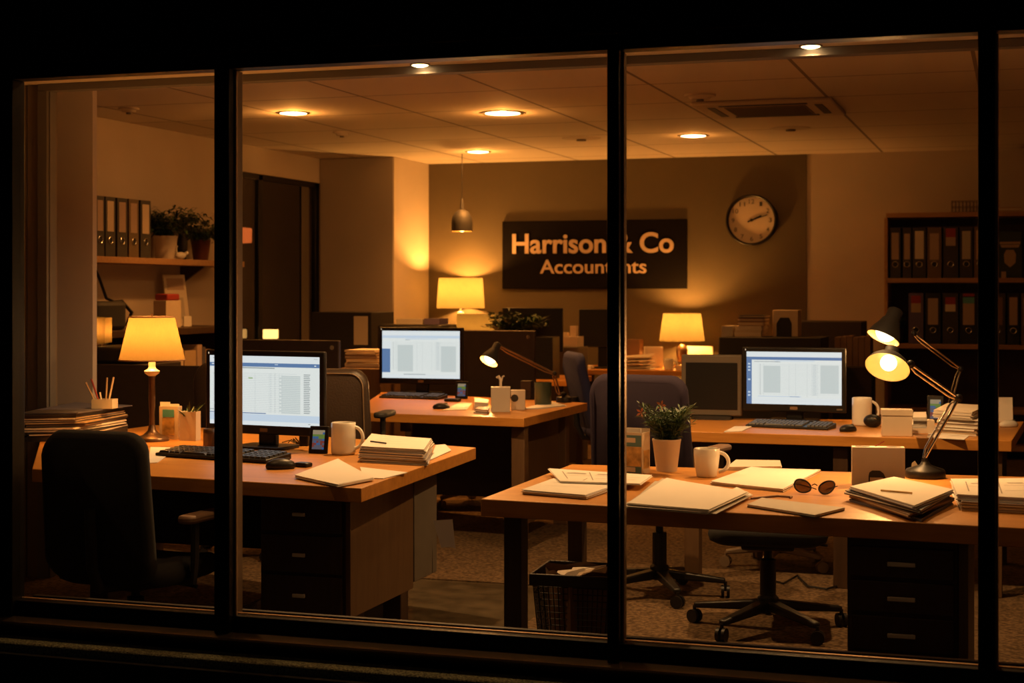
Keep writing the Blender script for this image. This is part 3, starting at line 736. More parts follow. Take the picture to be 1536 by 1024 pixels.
def plant(label, loc, r, h, mat_pot, n, L, bushy=None, cat='plant', name='potted_plant', flower=False, droop=.5, leafw=.012, taper=.75, leaf='leaf', group=None, seed=1, upright=.5, rz=0, pot=True):
    t = thing(name, label, cat, loc, rz, group); rnd = random.Random(seed)
    if pot:
        s = MB(); s.cap0 = True; s.cap1 = False
        s.lathe([(r*taper,0),(r*.98,h*.93),(r,h*.94),(r,h),(r-.006,h),(r*taper*.98,h*.8),(.0001,h*.8)], 32); s.build('pot', M[mat_pot], t, smooth=50)
        s = MB(); s.lathe([(.0001,h*.86),(r*.9,h*.86)], 20); s.build('soil', M['soil'], t)
    s = MB()
    if bushy: bush(t, r, h, n, L, **bushy)
    for k in range(0 if bushy else n):
        a = rnd.uniform(0, 2*math.pi); r0 = rnd.uniform(0, r*.6); ln = L*rnd.uniform(.55, 1.05); out = rnd.uniform(.1, 1)*(1-upright*.6)
        p = Vector((r0*math.cos(a), r0*math.sin(a), h*.86)); v = Vector((math.cos(a)*out, math.sin(a)*out, rnd.uniform(.5,1))).normalized()
        side = Vector((-math.sin(a), math.cos(a), 0)); m = 5; vs = []
        for i in range(m+1):
            f = i/m; wd = leafw*(.35+1.3*f if f < .5 else 1.0-(f-.5)*1.9)*rnd.uniform(.9,1.1)
            vs += [p - side*wd/2, p + side*wd/2 + Vector((0,0,wd*.2))]
            p = p + v*ln/m; v = (v + Vector((math.cos(a)*.12, math.sin(a)*.12, -droop*.35*(.6+f)))).normalized()
        s.add(vs, [(2*i,2*i+1,2*i+3,2*i+2) for i in range(m)], 0 if rnd.random() < .6 else 1)
    if not bushy: s.build('foliage', [M['leaf'], M['leaf_dark']], t, smooth=80)
    if flower:
        for (fx, fz) in ((-.10, h+.10), (-.02, h+.13), (.02, h+.045)):
            s = MB()
            for k in range(5):
                a = 2*math.pi*k/5; c, d_ = math.cos(a), math.sin(a)
                s.add([(fx,0,fz),(fx+.012*c-.005*d_,-.01,fz+.012*d_+.005*c),(fx+.022*c,-.014,fz+.022*d_),(fx+.012*c+.005*d_,-.01,fz+.012*d_-.005*c)], [(0,1,2,3)])
            s.tube([(fx*.4,0,h*.9),(fx*.8,-.005,fz-.03),(fx,0,fz)], .0015, 5, 1)
            s.build('blossom', [M['flower'], M['leaf']], t)
    return t
def bush(parent, r, h, n, L, leaf_l, leaf_w, seed, droop=.5, spread=.8, clampx=None, clampy=None, nl=16):
    rnd = random.Random(seed); s = MB()
    for k in range(n):
        a = rnd.uniform(0, 2*math.pi); r0 = rnd.uniform(0, r*.6); ln = L*rnd.uniform(.5, 1.0)
        p = Vector((r0*math.cos(a), r0*math.sin(a), h*.86)); o_ = spread*rnd.uniform(.15, 1)
        v = Vector((math.cos(a)*o_, math.sin(a)*o_, 1)).normalized(); pts = [p.copy()]
        for i in range(7):
            p = p + v*ln/7; v = (v + Vector((math.cos(a)*.10+rnd.uniform(-.1,.1), math.sin(a)*.10+rnd.uniform(-.1,.1), -droop*.30*(.5+i/6)))).normalized(); pts.append(p.copy())
        s.tube(pts, [.003*(1-i/9) for i in range(8)], 4)
        for j in range(nl):
            f = .15 + .85*j/nl; i = min(6, int(f*7)); c = lerp(pts[i], pts[i+1], f*7-i)
            b = rnd.uniform(0, 2*math.pi); d = (Vector((math.cos(b), math.sin(b), rnd.uniform(-.1, .9)))).normalized()
            q = d.cross(Vector((0,0,1))).normalized(); ll = leaf_l*rnd.uniform(.6, 1.2)*(1.1-.5*f); w_ = leaf_w*rnd.uniform(.7, 1.2)
            tip = c + d*ll + Vector((0,0,-ll*.25*droop)); m = c + d*ll*.5 + Vector((0,0,ll*.06))
            s.add([c, m-q*w_/2, tip, m+q*w_/2], [(0,1,2,3)], rnd.choice([0,0,1]))
    if clampx is not None:
        cx0_, cx1_ = clampx if isinstance(clampx, tuple) else (clampx, 99)
        for v in s.v: v.x = min(max(v.x, cx0_), cx1_)
    if clampy is not None:
        for v in s.v: v.y = min(max(v.y, clampy[0]), clampy[1])
    return s.build('foliage', [M['leaf'], M['leaf_dark']], parent, smooth=80)
def shade_lamp(label, loc, r0, r1, zs0, zs1, power, stem='slim', base_mat='bronze', shade='shade', group='lit table lamps', name='table_lamp', rim=True, color=LAMPC, bulb_r=.035, zf=.60):
    t = thing(name, label, 'table lamp', loc, 0, group)
    s = MB(); s.cap0 = True
    if stem == 'slim':
        s.lathe([(.078,0),(.078,.012),(.07,.02),(.04,.03),(.020,.05),(.014,.075)], 36); s.build('base', M[base_mat], t, smooth=50)
        s = MB(); s.lathe([(.013,.07),(.012,.12),(.016,.20),(.014,zs0-.09),(.017,zs0-.075),(.013,zs0-.07)], 20); s.build('pole', M[base_mat], t, smooth=50)
        s = MB(); s.lathe([(.014,zs0-.075),(.034,zs0-.06),(.036,zs0-.05),(.020,zs0-.04),(.016,zs0-.03),(.016,zs0+.02)], 24); s.build('socket', M['ceramic'], t, smooth=50)
    else:
        s.lathe([(.07,0),(.075,.02),(.04,.05),(.05,.10),(.055,.16),(.03,zs0-.04),(.012,zs0-.03),(.012,zs0+.04)], 28); s.build('base', M[base_mat], t, smooth=50)
    s = MB(); s.cap0 = s.cap1 = False
    s.lathe([(r0, zs0), (r1, zs1)], 56); sh = s.build('lamp_shade', M[shade], t, smooth=60)
    if rim:
        for r_, z in ((r0, zs0+.002), (r1, zs1-.002)):
            s = MB(); s.tube([(r_*math.cos(2*math.pi*k/48), r_*math.sin(2*math.pi*k/48), z) for k in range(49)], .0034, 6, caps=False)
            s.build('rim_tape', M['folder_brown'], sh)
    s = MB()
    for k in range(3):
        a = 2*math.pi*k/3 + .5; s.tube([(0,0,zs1-.015),(r1*math.cos(a), r1*math.sin(a), zs1-.004)], .0018, 5)
    s.tube([(0,0,zs1-.02),(0,0,zs1+.014)], .004, 8); s.build('harp', M['bronze'], t)
    zc = zs0 + (zs1-zs0)*zf
    s = MB(); s.sphere((0,0,zc), bulb_r*.8, 0, 1, 1, 1.25); s.build('bulb', M['bulbdim'], t)
    light('POINT', (0,0,zc+.0), power, color, t, .045)
    t.children[-1].data  # the bulb's own light
    return t
def box_thing(name, label, cat, loc, rz, w, d, h, mat, bevel=.002, group=None, lid=None, extra=None):
    t = thing(name, label, cat, loc, rz, group)
    s = MB(); s.box(-w/2,-d/2,0,w/2,d/2,h); s.build('box_body', M[mat], t, bevel=bevel)
    if lid: 
        s = MB(); s.box(-w/2-.003,-d/2-.003,h+.0005,w/2+.003,d/2+.003,h+lid); s.build('lid', M[mat], t, bevel=bevel)
    return t
def open_box(name, label, cat, loc, rz, w, d, h, mat, wall=.004, group=None, mb=None):
    t = thing(name, label, cat, loc, rz, group)
    s = MB(); s.box(-w/2,-d/2,0,w/2,d/2,wall)
    s.box(-w/2,-d/2,wall,w/2,-d/2+wall,h); s.box(-w/2,d/2-wall,wall,w/2,d/2,h); s.box(-w/2,-d/2+wall,wall,-w/2+wall,d/2-wall,h); s.box(w/2-wall,-d/2+wall,wall,w/2,d/2-wall,h)
    s.build('box_body', M[mat], t)
    return t
def lever_binder(label, loc, rz, w=.10, h=.42, d=.34, body='binder_grey', lab=(('binder_label', .42, .93),), ring=True, group=None):
    """spine faces -Y, origin at the bottom centre of the spine"""
    t = thing('ring_binder', label, 'binder', loc, rz, group)
    s = MB(); s.box(-w/2,0,0,w/2,.004,h); s.box(-w/2,.004,0,-w/2+.004,d,h); s.box(w/2-.004,.004,0,w/2,d,h); s.build('cover', M[body], t, smooth=0)
    s = MB(); s.box(-w/2+.006,.02,.01,w/2-.006,d-.02,h-.02); s.build('pages', M['paper2'], t, smooth=0)
    for m, a, b in lab:
        s = MB(); s.box(-w*.33,-.0015,h*a,w*.33,0,h*b); s.build('spine_label', M[m], t, smooth=0)
    if ring:
        s = MB(); s.tube([(.024*math.cos(2*math.pi*k/20), -.002, h*.27+.024*math.sin(2*math.pi*k/20)) for k in range(21)], .0035, 6, caps=False); s.build('finger_ring', M['steel'], t)
        s = MB(); s.cap1 = True; s.lathe([(.021,.0),(.021,.001)], 16, 0, Matrix.Translation((0,0,h*.27)) @ FR); s.build('finger_hole', M['binder_black'], t)
    return t
def desk(name, label, top_pts, thick=.05, group='oak office desks', legs=(), legmat='wood_dark', leg_w=.09, z=DESK, cat='desk'):
    c = sum((Vector((p[0],p[1],0)) for p in top_pts), Vector())/len(top_pts)
    t = thing(name, label, cat, (c.x, c.y, 0), 0, group)
    s = MB(); s.prism([(p[0]-c.x, p[1]-c.y) for p in top_pts], z-thick, z); s.build('desktop', M['wood'], t, bevel=.003)
    for (x, y) in legs:
        s = MB(); s.box(x-c.x-leg_w/2, y-c.y-leg_w/2, .006, x-c.x+leg_w/2, y-c.y+leg_w/2, z-thick); s.build('leg', M[legmat], t, bevel=.004)
    return t, c
def drawers(parent, c, x0, x1, y0, y1, z0, z1, mat, n=3, handle_w=.10, hmat='satin', plinth=None, front_splits=None, hoff=.0):
    s = MB(); s.box(x0-c.x, y0+.02-c.y, z0, x1-c.x, y1-c.y, z1); pd = s.build('pedestal', M[mat], parent, bevel=.003)
    hs = front_splits or [z0 + (z1-z0)*k/n for k in range(n+1)]
    for k in range(n):
        s = MB(); s.box(x0+.012-c.x, y0-c.y, hs[k]+.006, x1-.012-c.x, y0+.0195-c.y, hs[k+1]-.006); dr = s.build('drawer', M[mat], pd, bevel=.003)
        zc = (hs[k]+hs[k+1])/2 + hoff; xc = (x0+x1)/2 - c.x
        s = MB(); s.box(xc-handle_w/2, y0-.024-c.y, zc-.008, xc+handle_w/2, y0-.016-c.y, zc+.006)
        for dx in (-handle_w/2+.008, handle_w/2-.014): s.box(xc+dx, y0-.016-c.y, zc-.004, xc+dx+.006, y0-c.y, zc+.004)
        s.build('handle', M[hmat], pd, bevel=.0035, seg=3)
    return pd
def arm_lamp(label, base, pts, head_dir, head_c, R0, Rn, L, power, arm_mat='chrome', group='lit adjustable desk lamps', spot=True, bulb_off=.045, fat=.006, base_r=.085, bulb_r=.030, twin=True, bulbm='bulb', inner=.8):
    """pts: world joints from the base up to the head; head_dir points out of the opening; head_c centre of the opening"""
    base = Vector(base); t = thing('desk_lamp', label, 'desk lamp', base, 0, group)
    s = MB(); s.lathe([(base_r*.98,0),(base_r,.004),(base_r,.024),(base_r*.93,.032),(base_r*.35,.046),(.02,.05),(.014,.06)], 36); s.build('base', M['black'], t, smooth=40)
    pts = [Vector(p)-base for p in pts]
    s = MB(); s.tube([(0,0,.055), pts[0]], .012, 12); s.build('base_post', M['black'], t)
    for i in range(len(pts)-1):
        a, b = pts[i], pts[i+1]
        s = MB(); off = Vector((0,0,.010)) if twin else Vector()
        s.tube([a, lerp(a,b,.5), b], fat, 8)
        if twin:
            d = (b-a).cross(Vector((0,1,0))).normalized()*.017
            s.tube([a+d*.4, lerp(a,b,.15)+d, lerp(a,b,.85)+d, b+d*.4], fat*.7, 8)
        s.build('lower_arm' if i == 0 else 'upper_arm', M[arm_mat], t, smooth=60)
    for p in pts[1:]:
        s = MB(); s.sphere(p, .016, seg=12, rings=8); s.build('joint', M['black'], t)
    hd = Vector(head_dir).normalized(); hc = Vector(head_c) - base
    T = Matrix.Translation(hc) @ align(-hd)     # +Z goes back into the head
    s = MB(); s.cap0 = s.cap1 = False
    prof = [(R0, 0), (R0*.98, L*.08), (R0*.86, L*.32), (R0*.66, L*.55), (Rn*1.25, L*.74), (Rn, L*.82), (Rn, L*1.18), (Rn*.7, L*1.25), (.0001, L*1.27)]
    s.lathe(prof, 40, 0, T); hs = s.build('lamp_head', M['blackmatt'], t, smooth=60)
    s = MB(); s.cap0 = s.cap1 = False
    s.lathe([(R0-.0015, .001), (R0*.965, L*.08), (R0*.84, L*.32), (R0*.64, L*.54), (Rn*1.1, L*.70), (.0001, L*.72)], 40, 0, T); s.build('reflector', M['enamel'], hs, smooth=60)
    s = MB(); s.sphere(hc - hd*(L*.30), bulb_r); s.build('bulb', M[bulbm], t)
    light('POINT', hc, inner, WARM2, t, .02)
    q = Vector((0,0,-1)).rotation_difference(hd).to_euler()
    light('SPOT', hc - hd*(L*.02-.0), power, WARM2, t, .03, q, spot_size=R(150), spot_blend=.6)
    return t
def pic_frame(label, loc, rz, w, h, group='small digital photo frames'):
    t = thing('photo_frame', label, 'photo frame', loc, rz, group)
    T = Matrix.Rotation(R(-10), 4, 'X')
    s = MB(); s.box(-w/2,-.006,0,w/2,.006,h,0,T); s.build('frame_body', M['black'], t, bevel=.003)
    s = MB(); iw, ih = w*.64, h*.70; z0 = h*.15; rnd = random.Random(5); nx, nz = 6, 9
    for i in range(nx):
        for k in range(nz):
            x0 = -iw/2+iw*i/nx; z = z0+ih*k/nz; f = k/nz
            m = rnd.choice([3,3,2,1,3]) if f < .45 else (rnd.choice([0,0,3,1]) if f < .75 else rnd.choice([4,1,4]) )
            s.add([T@Vector((x0,-.0065,z)),T@Vector((x0+iw/nx,-.0065,z)),T@Vector((x0+iw/nx,-.0065,z+ih/nz)),T@Vector((x0,-.0065,z+ih/nz))],[(0,1,2,3)],m)
    s.build('picture', [M['ph_green'],M['ph_blue'],M['ph_red'],M['ph_grey'],M['ph_cream']], t, smooth=0)
    s = MB(); s.box(-w*.12,.006,0,w*.12,.05,.006); s.build('prop_stand', M['black'], t)
    return t
def wc(corners, z): 
    return [Vector((P(x, y, z).x, P(x, y, z).y, 0)) for x, y in corners]
def pile(corners, z0, items, ztop=None):
    """items: (name, label, category, thickness, sheets, mats, dx, dy, rot, scale, kwargs)"""
    z = z0
    base = wc(corners, ztop if ztop is not None else z0)
    c = sum(base, Vector())/4; out = []
    for (name, label, cat, t, n, mats, dx, dy, rot, scl, kw) in items:
        m = Matrix.Rotation(R(rot), 3, 'Z')
        q = [m @ (a-c)*scl + c + Vector((dx, dy, 0)) for a in base]
        out.append(sheaf(name, label, cat, q, z, t, n, mats, **kw)); z += t + .001
    return z
def rz_face(px): return YAW - math.atan((px-CX)/F)

# ================================================================== LEFT FRONT DESK
A_FL, A_FR, A_RR = P(48,703,DESK), P(542,732,DESK), P(714,671,DESK)
A_B, A_BL, A_L = P(300,641,DESK), Vector((-4.30, 7.20, 0)), P(60,661,DESK)
dA, cA = desk('office_desk', 'big oak desk by the left window pane with dark drawers and a lamp on it',
   [A_FL, A_FR, A_RR, A_B, A_BL, A_L], .052, legs=((-2.55,5.75),(-2.58,6.3),(-4.2,7.0),(-3.9,6.1)))
ax1 = Y(529,800,5.33).x; ax0 = Y(393,800,5.33).x
ye1, ye2 = X(620,800,ax1).y, X(654,800,ax1).y
drawers(dA, cA, ax0, ax1-.02, 5.30, 5.75, .245, .697, 'wood_dark', 3, .052)
s = MB(); s.box(ax1-.02-cA.x, 5.31-cA.y, .24, ax1-cA.x, ye1-cA.y, .697); s.build('end_panel', M['wood_brown'], dA, bevel=.002)
s = MB(); s.box(ax1-.45-cA.x, ye1+.002-cA.y, .265, ax1+.004-cA.x, ye2-cA.y, .697); s.build('rear_cabinet', M['grey'], dA, bevel=.003)
s = MB(); s.box(ax1-.30-cA.x, 5.45-cA.y, .006, ax1-.2-cA.x, ye2-.1-cA.y, .245); s.build('plinth', M['blackmatt'], dA)
s = MB(); s.box(-3.9-cA.x, 6.3-cA.y, .30, ax1-.46-cA.x, 6.32-cA.y, .697); s.build('modesty_panel', M['darkbrown'], dA)
nt_ = X(653,800,ax1+.01)
s = MB(); n0, n1 = X(653,776,ax1+.006), X(680,776,ax1+.006)
a0 = Vector((ax1+.008, nt_.y-.02, X(653,778,ax1).z)); 
s.add([a0, a0+Vector((.075,.03,.004)), a0+Vector((.088,.03,-.118)), a0+Vector((.062,.03,-.112)), a0+Vector((.030,.015,-.114))], [(0,4,3,2,1)])
s.add([a0+Vector((0,.001,0)), a0+Vector((.075,.031,.004)), a0+Vector((.088,.031,-.118)), a0+Vector((.062,.031,-.112)), a0+Vector((.030,.016,-.114))], [(0,1,2,3,4)])
o = s.build('paper_flag', M['paper3'], recenter=True); tag(o, 'loose lilac white paper slip sticking out from the end of the left desk', 'paper')

mA = P(398,672,DESK)
monitor('black monitor on the left front desk showing a bright spreadsheet', mA, R(-7), .628, .372, 1, .062)
k0, k1, k2 = P(237,691,DESK), P(408,703,DESK), P(262,674,DESK)
kc = (P(237,691,DESK)+P(408,703,DESK)+P(433,682,DESK)+P(262,674,DESK))/4
keyboard('black keyboard in front of the left monitor', kc+Vector((0,0,.004)), math.atan2((k1-k0).y, (k1-k0).x), (k1-k0).length, .17, True)
mouse('black computer mouse beside the left keyboard', P(421,703,DESK), R(-52), None, 1.15)
box_thing('card_reader', 'small black box beside the mouse on the left desk', 'card reader', P(455,700,DESK), R(-12), .062, .045, .018, 'black', .006)
mug('white mug on the left desk next to the small photo frame', P(515,681,DESK), R(12), .0525, .137)
pic_frame('small black photo frame with a colourful picture, beside the white mug on the left desk', P(477,680,DESK), R(0), .088, .118)
box_thing('desk_speaker', 'small black speaker behind the photo frame on the left desk', 'speaker', P(458,668,DESK), R(10), .045, .06, .10, 'black', .006)
s = MB(); b0 = P(440,667,DESK)
for k in range(4):
    s.tube([(b0.x-.08+.03*k, b0.y+.05, DESK+.004), (b0.x-.02+.02*k, b0.y-.02*k, DESK+.02+.006*k), (b0.x+.03+.005*k, b0.y-.03, DESK+.010), (b0.x+.065, b0.y+.03-.02*k, DESK+.004)], .0025, 6)
tag(s.build('cable', M['black'], recenter=True), 'tangle of black cables behind the left monitor foot', 'cable', kind=None)
# paper stack on the right of desk A
pile([(541,669),(636,674),(647,657.5),(557.5,651)], DESK+.0005, [
 ('paper_stack', 'thick bottom bundle of the paper pile beside the white mug', 'paper stack', .030, 12, ('paper','cardgrey','paper3'), .0, -.005, 1, 1.02, dict(jit=.010, group='paper pile by the mug')),  # darker sheets in between stand in for shadow lines of the layers
 ('paper_stack', 'middle bundle of the paper pile beside the white mug', 'paper stack', .013, 3, ('paper2','folder_blue'), .006, .0, -2, 1.02, dict(jit=.006, group='paper pile by the mug')),
 ('paper_stack', 'topmost bundle of the paper pile beside the white mug', 'paper stack', .019, 8, ('paper3','cardgrey','paper','paper'), 0, 0, 0, 1.0, dict(jit=.008, lines=4, group='paper pile by the mug', curl=.003))], ztop=DESK+.064)  # greyer layers put the shadow between sheets into the colour
sheaf('paper_sheet', 'loose sheets poking out behind the paper pile on the left desk', 'paper', [(645,689),(677,675),(668,666),(654,667)], DESK+.0005, .004, 2, ('paper3','paper'))
sheaf('paper_sheet', 'fanned sheets of white paper at the front right corner of the left desk', 'paper', [(442,712),(505,726),(560,716),(507,688)], DESK+.0042, .010, 5, ('paper',), .006, lines=0, curl=.002)
sheaf('paper_sheet', 'single white sheet lying under the fanned papers on the left desk', 'paper', [(545,716),(575,717),(611,708),(540,700)], DESK+.0005, .003, 1, ('paper',))
sheaf('paper_sheet', 'white sheet lying left of the left keyboard', 'paper', [(222,694),(236,693),(268,671),(226,670)], DESK+.0005, .003, 1, ('paper',))
# table lamp
shade_lamp('lit table lamp with pleated cone shade and slim stem on the left desk', P(228,661,DESK), .152, .103, .376, .580, 24, group=None, zf=.56)
# leaflet box, pencil pot, cup
lb = P(256,658,DESK)
t = open_box('leaflet_holder', 'cream leaflet holder with printed front beside the left table lamp', 'leaflet holder', lb, R(5), .095, .045, .155, 'card')
s = MB(); s.box(-.032,-.0245,.02,.03,-.0232,.10); s.build('print', M['ochre'], t)
s = MB(); s.box(-.03,-.0245,.105,.028,-.0232,.14); s.build('print', M['cyan'], t)
for k, (dx, hh_) in enumerate(((-.02,.175),(.02,.165))):
    s = MB(); s.box(dx-.028,-.012+.014*k,.006,dx+.022,-.009+.014*k,hh_); s.build('leaflet', M['paper'], t)
pt = open_box('pencil_pot', 'square pale pot with green sprigs left of the left monitor', 'pot', P(285,660,DESK), R(8), .082, .06, .135, 'pot')
plant('green sprigs', (0,0,0), .03, .10, 'pot', 26, .11, leafw=.010, pot=False, seed=4, upright=.8, droop=.2).parent = pt
for c_ in pt.children:
    if c_.name.startswith('potted_plant'):
        for g in list(c_.children): g.parent = pt; g.name = 'sprigs'
        bpy.data.objects.remove(c_)
        break
mug('dark metal cup behind the left keyboard, below the monitor corner', P(315,671,DESK), R(100), .030, .085, 'bronze', cat='cup')
# pile of files on the far left
G = 'files piled at the left end of the desk'
L0 = [(28,663),(120,661),(192,647),(100,642)]
zt = pile(L0, DESK+.0005, [
 ('file_folder', 'black folder at the bottom of the far left file pile', 'folder', .022, 2, ('folder_dark',), 0, 0, 0, 1.0, dict(jit=.004, group=G)),
 ('file_folder', 'second file from the bottom of the far left pile, dark with papers', 'folder', .016, 3, ('folder_dark','paper2'), .01, .01, 4, .98, dict(jit=.006, group=G)),
 ('file_folder', 'file with fanned cream pages in the far left pile, third from the bottom', 'folder', .026, 7, ('folder_dark','paper','paper2'), -.01, -.01, -3, .99, dict(jit=.008, group=G)),
 ('file_folder', 'brown file in the middle of the far left pile', 'folder', .018, 3, ('folder_brown','folder_dark','folder'), .0, .02, 2, .97, dict(jit=.006, group=G)),
 ('file_folder', 'file of cream papers just under the top folders of the far left pile', 'folder', .020, 6, ('folder_dark','paper','folder'), -.01, 0, -2, .95, dict(jit=.008, group=G)),
 ('file_folder', 'black folder near the top of the far left pile', 'folder', .018, 2, ('folder_dark',), -.02, .0, 0, .97, dict(jit=.003, group=G)),
 ('file_folder', 'topmost slate grey folder of the far left pile', 'folder', .005, 1, ('folder_blue',), .0, .02, -4, 1.0, dict(jit=.003, group=G))])
tb = P(157,612,zt+.001)
t = open_box('pencil_tray', 'small pale box with pencils on top of the far left files', 'pencil box', (tb.x, tb.y, zt+.001), R(10), .105, .07, .045, 'cardgrey')
for k, (dx, an, ln, m) in enumerate(((-.035,-28,.13,'folder'),(-.02,-20,.14,'red'),(-.012,-10,.07,'paper'),(.005,3,.14,'folder'),(.015,12,.145,'card'))):
    s = MB(); a = R(an); s.tube([(dx,0,.008),(dx+math.sin(a)*ln,0,.008+math.cos(a)*ln)], .0045, 6); s.build('pencil', M[m], t)
# black chair at the left front desk
cb = Y(150, 700, 4.93)
chair('black office chair seen from behind at the left front desk', (cb.x+.0, 5.17, 0), R(-4), M['fabric_black'], .43, (.46, .56), .945, True, arm_mat='folder_brown', lean=5)

# ================================================================== RIGHT FRONT DESK
D_FL, D_RL = P(721,748,DESK), P(857,696,DESK)
D_FR, D_RR = Vector((.50, 4.83, 0)), Vector((.50, 6.24, 0))
dD, cD = desk('office_desk', 'long oak desk at the front right with mug, plant and papers', [D_FL, D_FR, D_RR, D_RL], .058,
   legs=(), leg_w=.062)
def leg(px, y, w_, name='leg', z1=.692, par=None, c=None, mat='wood_dark'):
    x = Y(px, 800, y).x; s = MB(); s.box(x-w_/2-c.x, y-.04-c.y, .006, x+w_/2-c.x, y+.04-c.y, z1); s.build(name, M[mat], par, bevel=.003)
leg(774, 5.12, .062, par=dD, c=cD); leg(866, 6.02, .058, par=dD, c=cD)
s = MB(); s.box(.42-cD.x, 5.9-cD.y, .006, .48-cD.x, 5.96-cD.y, .692); s.build('leg', M['wood_dark'], dD, bevel=.003)
x0, x1 = Y(1270,850,4.95).x, Y(1437,850,4.95).x
drawers(dD, cD, x0, x1, 4.95, 5.55, .09, .69, 'wood_dark', 3, .084, front_splits=[.335,.452,.56,.665])
s = MB(); s.box(x1+.002-cD.x, 4.955-cD.y, .02, x1+.03-cD.x, 5.6-cD.y, .69); s.build('end_panel', M['wood_brown'], dD, bevel=.002)
GD = 'papers on the front right desk'
sheaf('paper_stack', 'stack of white papers at the left front corner of the right desk', 'paper stack', [(782,734),(878,742),(942,720),(830,717)], DESK+.0005, .016, 7, ('paper','paper3'), .008, GD, lines=3)
sheaf('paper_stack', 'papers with pencil sketches left of the middle mullion', 'paper stack', [(840,721),(960,725),(978,712),(823,702)], DESK+.0185, .006, 3, ('paper',), .004, GD, sketch=True)
sheaf('paper_stack', 'large fanned stack of white papers in the middle of the right desk', 'paper stack', [(942,754),(1063,764),(1122,737),(1000,717)], DESK+.0075, .018, 9, ('paper','cardgrey','paper'), .018, GD, lines=0, curl=.002)  # grey layers are shadow gaps put into the sheet colour
sheaf('paper_sheet', 'thin sheets fanned out to the right of the large paper stack', 'paper', [(1040,766),(1062,768),(1128,741),(1105,730)], DESK+.0005, .006, 3, ('paper',), .006, GD)
sheaf('paper_stack', 'open document with curled right edge between the mug and the sunglasses', 'paper stack', [(1066,722),(1174,733),(1231,704),(1127,701)], DESK+.0005, .012, 5, ('paper','folder'), .004, GD, curl=.004, colors=[0,1,0,0,0])
sheaf('paper_stack', 'small folded papers behind the open document on the right desk', 'paper stack', [(1090,700),(1172,699),(1170,690),(1104,689)], DESK+.0005, .014, 4, ('paper','paper2'), .004, GD)
nb = sheaf('notebook', 'slim closed notebook lying in front of the sunglasses', 'notebook', [(1121,756),(1222,772),(1267,761),(1143,746)], DESK+.0005, .010, 3, ('folder_dark','paper','cardgrey'), .001, None)
BC = [(1275,730.5),(1371,759.5),(1430,735),(1341,716)]
pile(BC, DESK+.0005, [
 ('file_folder', 'slate folder at the bottom of the big right pile', 'folder', .009, 2, ('folder_blue',), .0, -.01, 3, 1.0, dict(jit=.002, group='files piled at the right of the front desk')),
 ('file_folder', 'brown folder second from the bottom of the big right pile', 'folder', .012, 3, ('folder_brown','folder'), .0, .0, -2, 1.02, dict(jit=.003, group='files piled at the right of the front desk')),
 ('file_folder', 'dark folder with pale papers under the top of the big right pile', 'folder', .012, 4, ('folder_dark','paper','paper3'), -.01, .01, 4, 1.03, dict(jit=.006, group='files piled at the right of the front desk')),
 ('paper_stack', 'topmost white document of the big right pile', 'paper stack', .013, 4, ('paper3','paper'), 0, 0, 0, 1.0, dict(jit=.003, group='files piled at the right of the front desk', colors=[0,0,1,1]))], ztop=DESK+.046)
pc = P(1345,737,DESK+.052)
s = MB(); s.tube([(pc.x-.05,pc.y+.005,DESK+.0535),(pc.x+.05,pc.y-.035,DESK+.0535)], .0035, 6); tag(s.build('pen', M['ochre'], recenter=True), 'tan pen lying on top of the big right paper pile', 'pen')
RC = [(1436,741),(1600,750),(1600,716),(1426,718)]
pile(RC, DESK+.0005, [
 ('paper_stack', 'lower bundle of papers at the right end of the front desk', 'paper stack', .030, 9, ('paper','cardgrey','paper3'), .01, -.02, 1, 1.0, dict(jit=.006, group='papers behind the right mullion')),  # alternating darker sheets imitate shade between the layers
 ('paper_stack', 'upper bundle of papers at the right end of the front desk', 'paper stack', .018, 5, ('paper','paper3'), 0, 0, 0, 1.0, dict(jit=.005, group='papers behind the right mullion', sketch=True))], ztop=DESK+.049)
m_ = P(1060,715,DESK)
mug('white mug standing beside the potted plant on the front right desk', m_, R(14), .049, .108, taper=.2)
pp_ = P(1000,706,DESK)
plant('bushy green plant in an off-white pot beside the white mug', pp_, .056, .125, 'pot', 64, .185, bushy=dict(leaf_l=.060, leaf_w=.008, seed=3, droop=.10, spread=.48, nl=20), flower=True, taper=.72, seed=3, upright=.45, droop=.35)
# leaflet box
t = thing('leaflet_box', 'printed box with teal and ochre panels beside the plant pot on the right desk', 'box', P(952,709,DESK), R(32), None)
t.rotation_euler = (0,0,R(-10))
s = MB(); w_, d_, h_ = .095, .075, .158
s.box(-w_/2,-d_/2,0,w_/2,d_/2,.003); s.box(-w_/2,-d_/2,.003,w_/2,-d_/2+.003,h_); s.box(-w_/2,d_/2-.003,.003,w_/2,d_/2,h_+.012); s.box(-w_/2,-d_/2+.003,.003,-w_/2+.003,d_/2-.003,h_); s.box(w_/2-.003,-d_/2+.003,.003,w_/2,d_/2-.003,h_)
s.build('box_body', M['card'], t)
for nm, a0_, b0_, m in (('print',.105,.15,'teal'),('print',.03,.105,'ochre'),('print',.004,.03,'teal')):
    s = MB(); s.box(-w_/2+.004,-d_/2-.001,a0_,w_/2-.004,-d_/2,b0_-.002); s.build(nm, M[m], t)
for z0_ in (.12, .008):
    s = MB(); s.box(-.024,-d_/2-.002,z0_,.02,-d_/2-.0012,z0_+.018); s.build('print', M['card'], t)
s = MB(); s.box(w_/2,-.025,.02,w_/2+.001,.03,.09); s.build('print', M['ochre'], t)
s = MB(); s.box(-.03,-.01,.01,.03,-.006,.172); s.build('leaflet', M['paper'], t)
